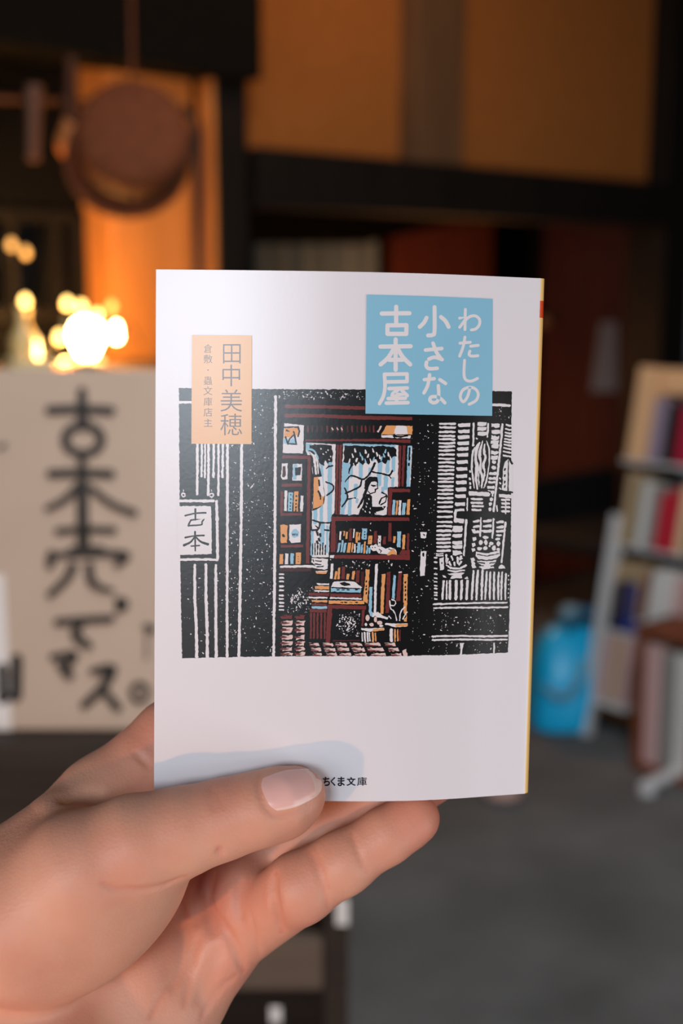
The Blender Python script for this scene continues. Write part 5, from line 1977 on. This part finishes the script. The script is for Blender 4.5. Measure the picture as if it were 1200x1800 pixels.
bp.inputs['Distance'].default_value = 0.0004
nt.links.new(vz.outputs['Distance'], bp.inputs['Height'])
nt.links.new(bp.outputs['Normal'], b.inputs['Normal'])

me = bpy.data.meshes.new('person')
me.from_pydata([tuple(p) for p in HW], [], [tuple(f) for f in HF.tolist()])
me.update()
bm = bmesh.new()
bm.from_mesh(me)
bmesh.ops.recalc_face_normals(bm, faces=bm.faces)
bmesh.ops.smooth_vert(bm, verts=bm.verts, factor=0.3, use_axis_x=True, use_axis_y=True, use_axis_z=True)
bm.to_mesh(me)
bm.free()
# warmer, redder skin at pads, joints and folds; in the folds the tint also paints shade
base = np.array(lin((220, 164, 138)))
redder = np.array(lin((206, 116, 100)))
tint = np.zeros(len(HV))
for (px, py, d, r, s) in ((730, 1440, 379, 42, .8), (660, 1490, 377, 40, .35), (530, 1590, 378, 45, .4), (545, 1420, 355, 40, .4), (400, 1400, 348, 30, .3), (395, 1580, 392, 60, .45), (320, 1560, 380, 40, .3), (440, 1700, 390, 50, .3),
                          (780, 1370, 391, 60, .6), (240, 1300, 384, 50, .3)):
    c = jt(px, py, d, r)
    tint = np.maximum(tint, s * np.exp(-((HV - c[:3]) ** 2).sum(1) / (2 * (c[3] * 1.1) ** 2)))
for H, rad, cut in FOLD_PTS:
    if rad > 2:
        continue
    near_ = ((HV > H.min(0) - 4) & (HV < H.max(0) + 4)).all(1)
    ii = np.where(near_)[0]
    bd = np.full(len(ii), 1e9)
    for a_, b_ in zip(H[:-1], H[1:]):
        pa, ba = HV[ii] - a_, b_ - a_
        t = np.clip((pa @ ba) / max(float(ba @ ba), 1e-6), 0, 1)
        bd = np.minimum(bd, np.sqrt(((pa - t[:, None] * ba) ** 2).sum(1)))
    tint[ii] = np.maximum(tint[ii], min(0.9, 0.2 + 0.4 * cut) * np.exp(-(bd / 0.8) ** 2))  # fold lines: part natural redness, part painted shade
colr = np.clip(base[None] * (1 - tint[:, None]) + redder[None] * tint[:, None], 0.02, 1)
ca = me.color_attributes.new('skin_tone_fold_shade', 'FLOAT_COLOR', 'POINT')
ca.data.foreach_set('color', np.concatenate([colr, np.ones((len(colr), 1))], 1).astype(np.float32).ravel())
hand = link_mesh('person', me, M_skin, None, True)
tag(hand, "person's bare left hand, thumb over the cover and fingers behind the paperback", 'person')

# thumb nail: a thin curved plate lying on the thumb
M_nail = mat('nail', (236, 182, 172), 0.25, 0.55)
M_nail_edge = mat('nail_edge', (236, 198, 184), 0.3, 0.5)
NA, NB = 16, 12
left = catmull([(462, 1368), (459, 1382), (466, 1402), (476, 1418), (487, 1425)], 6)
right = catmull([(536, 1351), (553, 1355), (564, 1370), (565, 1388), (556, 1400)], 6)


def resamp(p, n):
    p = np.array(p)
    s = np.concatenate([[0], np.cumsum(np.hypot(*np.diff(p, axis=0).T))])
    q = np.linspace(0, s[-1], n)
    return np.stack([np.interp(q, s, p[:, 0]), np.interp(q, s, p[:, 1])], 1)


lf, rt = resamp(left, NB), resamp(right, NB)
top_l = np.array([[0, 0]])
pts3, okk = [], []
for i in range(NA):
    t = i / (NA - 1)
    for j in range(NB):
        s = j / (NB - 1)
        p = lf[j] * (1 - t) + rt[j] * t
        bow = math.sin(math.pi * t)
        p = p + np.array([0, -5.0 * bow * (1 - s) + 5.0 * bow * s])
        h = skin_hit(p[0], p[1])
        if h is None:
            h = pts3[-1]['p'] if pts3 else np.array([0, 0, 356.0])
        pts3.append({'p': h, 't': t, 's': s})
vs = []
for q in pts3:
    e = min(q['t'] * 2.2, 1.0, (1 - q['s']) * 3 + .25, q['s'] * 3 + .25)
    off = 0.10 + 0.5 * max(0.0, e)
    p = q['p'].copy()
    n_ = p / np.linalg.norm(p)
    vs.append(p - n_ * off)
vb = [q['p'] + q['p'] / np.linalg.norm(q['p']) * 0.4 for q in pts3]
V = cam_to_world(np.array(vs + vb))
n = NA * NB
fs, mi = [], []
for i in range(NA - 1):
    for j in range(NB - 1):
        a = i * NB + j
        fs.append((a, a + NB, a + NB + 1, a + 1))
        mi.append(1 if (i >= NA - 3 or j >= NB - 2) else 0)
rim = [i * NB for i in range(NA)] + [(NA - 1) * NB + j for j in range(1, NB)] + [i * NB + NB - 1 for i in range(NA - 2, -1, -1)] + [j for j in range(NB - 2, 0, -1)]
for k in range(len(rim)):
    a, b_ = rim[k], rim[(k + 1) % len(rim)]
    fs.append((a, b_, n + b_, n + a))
    mi.append(0)
m_ = MB()
m_.v, m_.f, m_.mi = [tuple(p) for p in V], fs, mi
nail = m_.build('thumb_nail', [M_nail, M_nail_edge], hand, True)
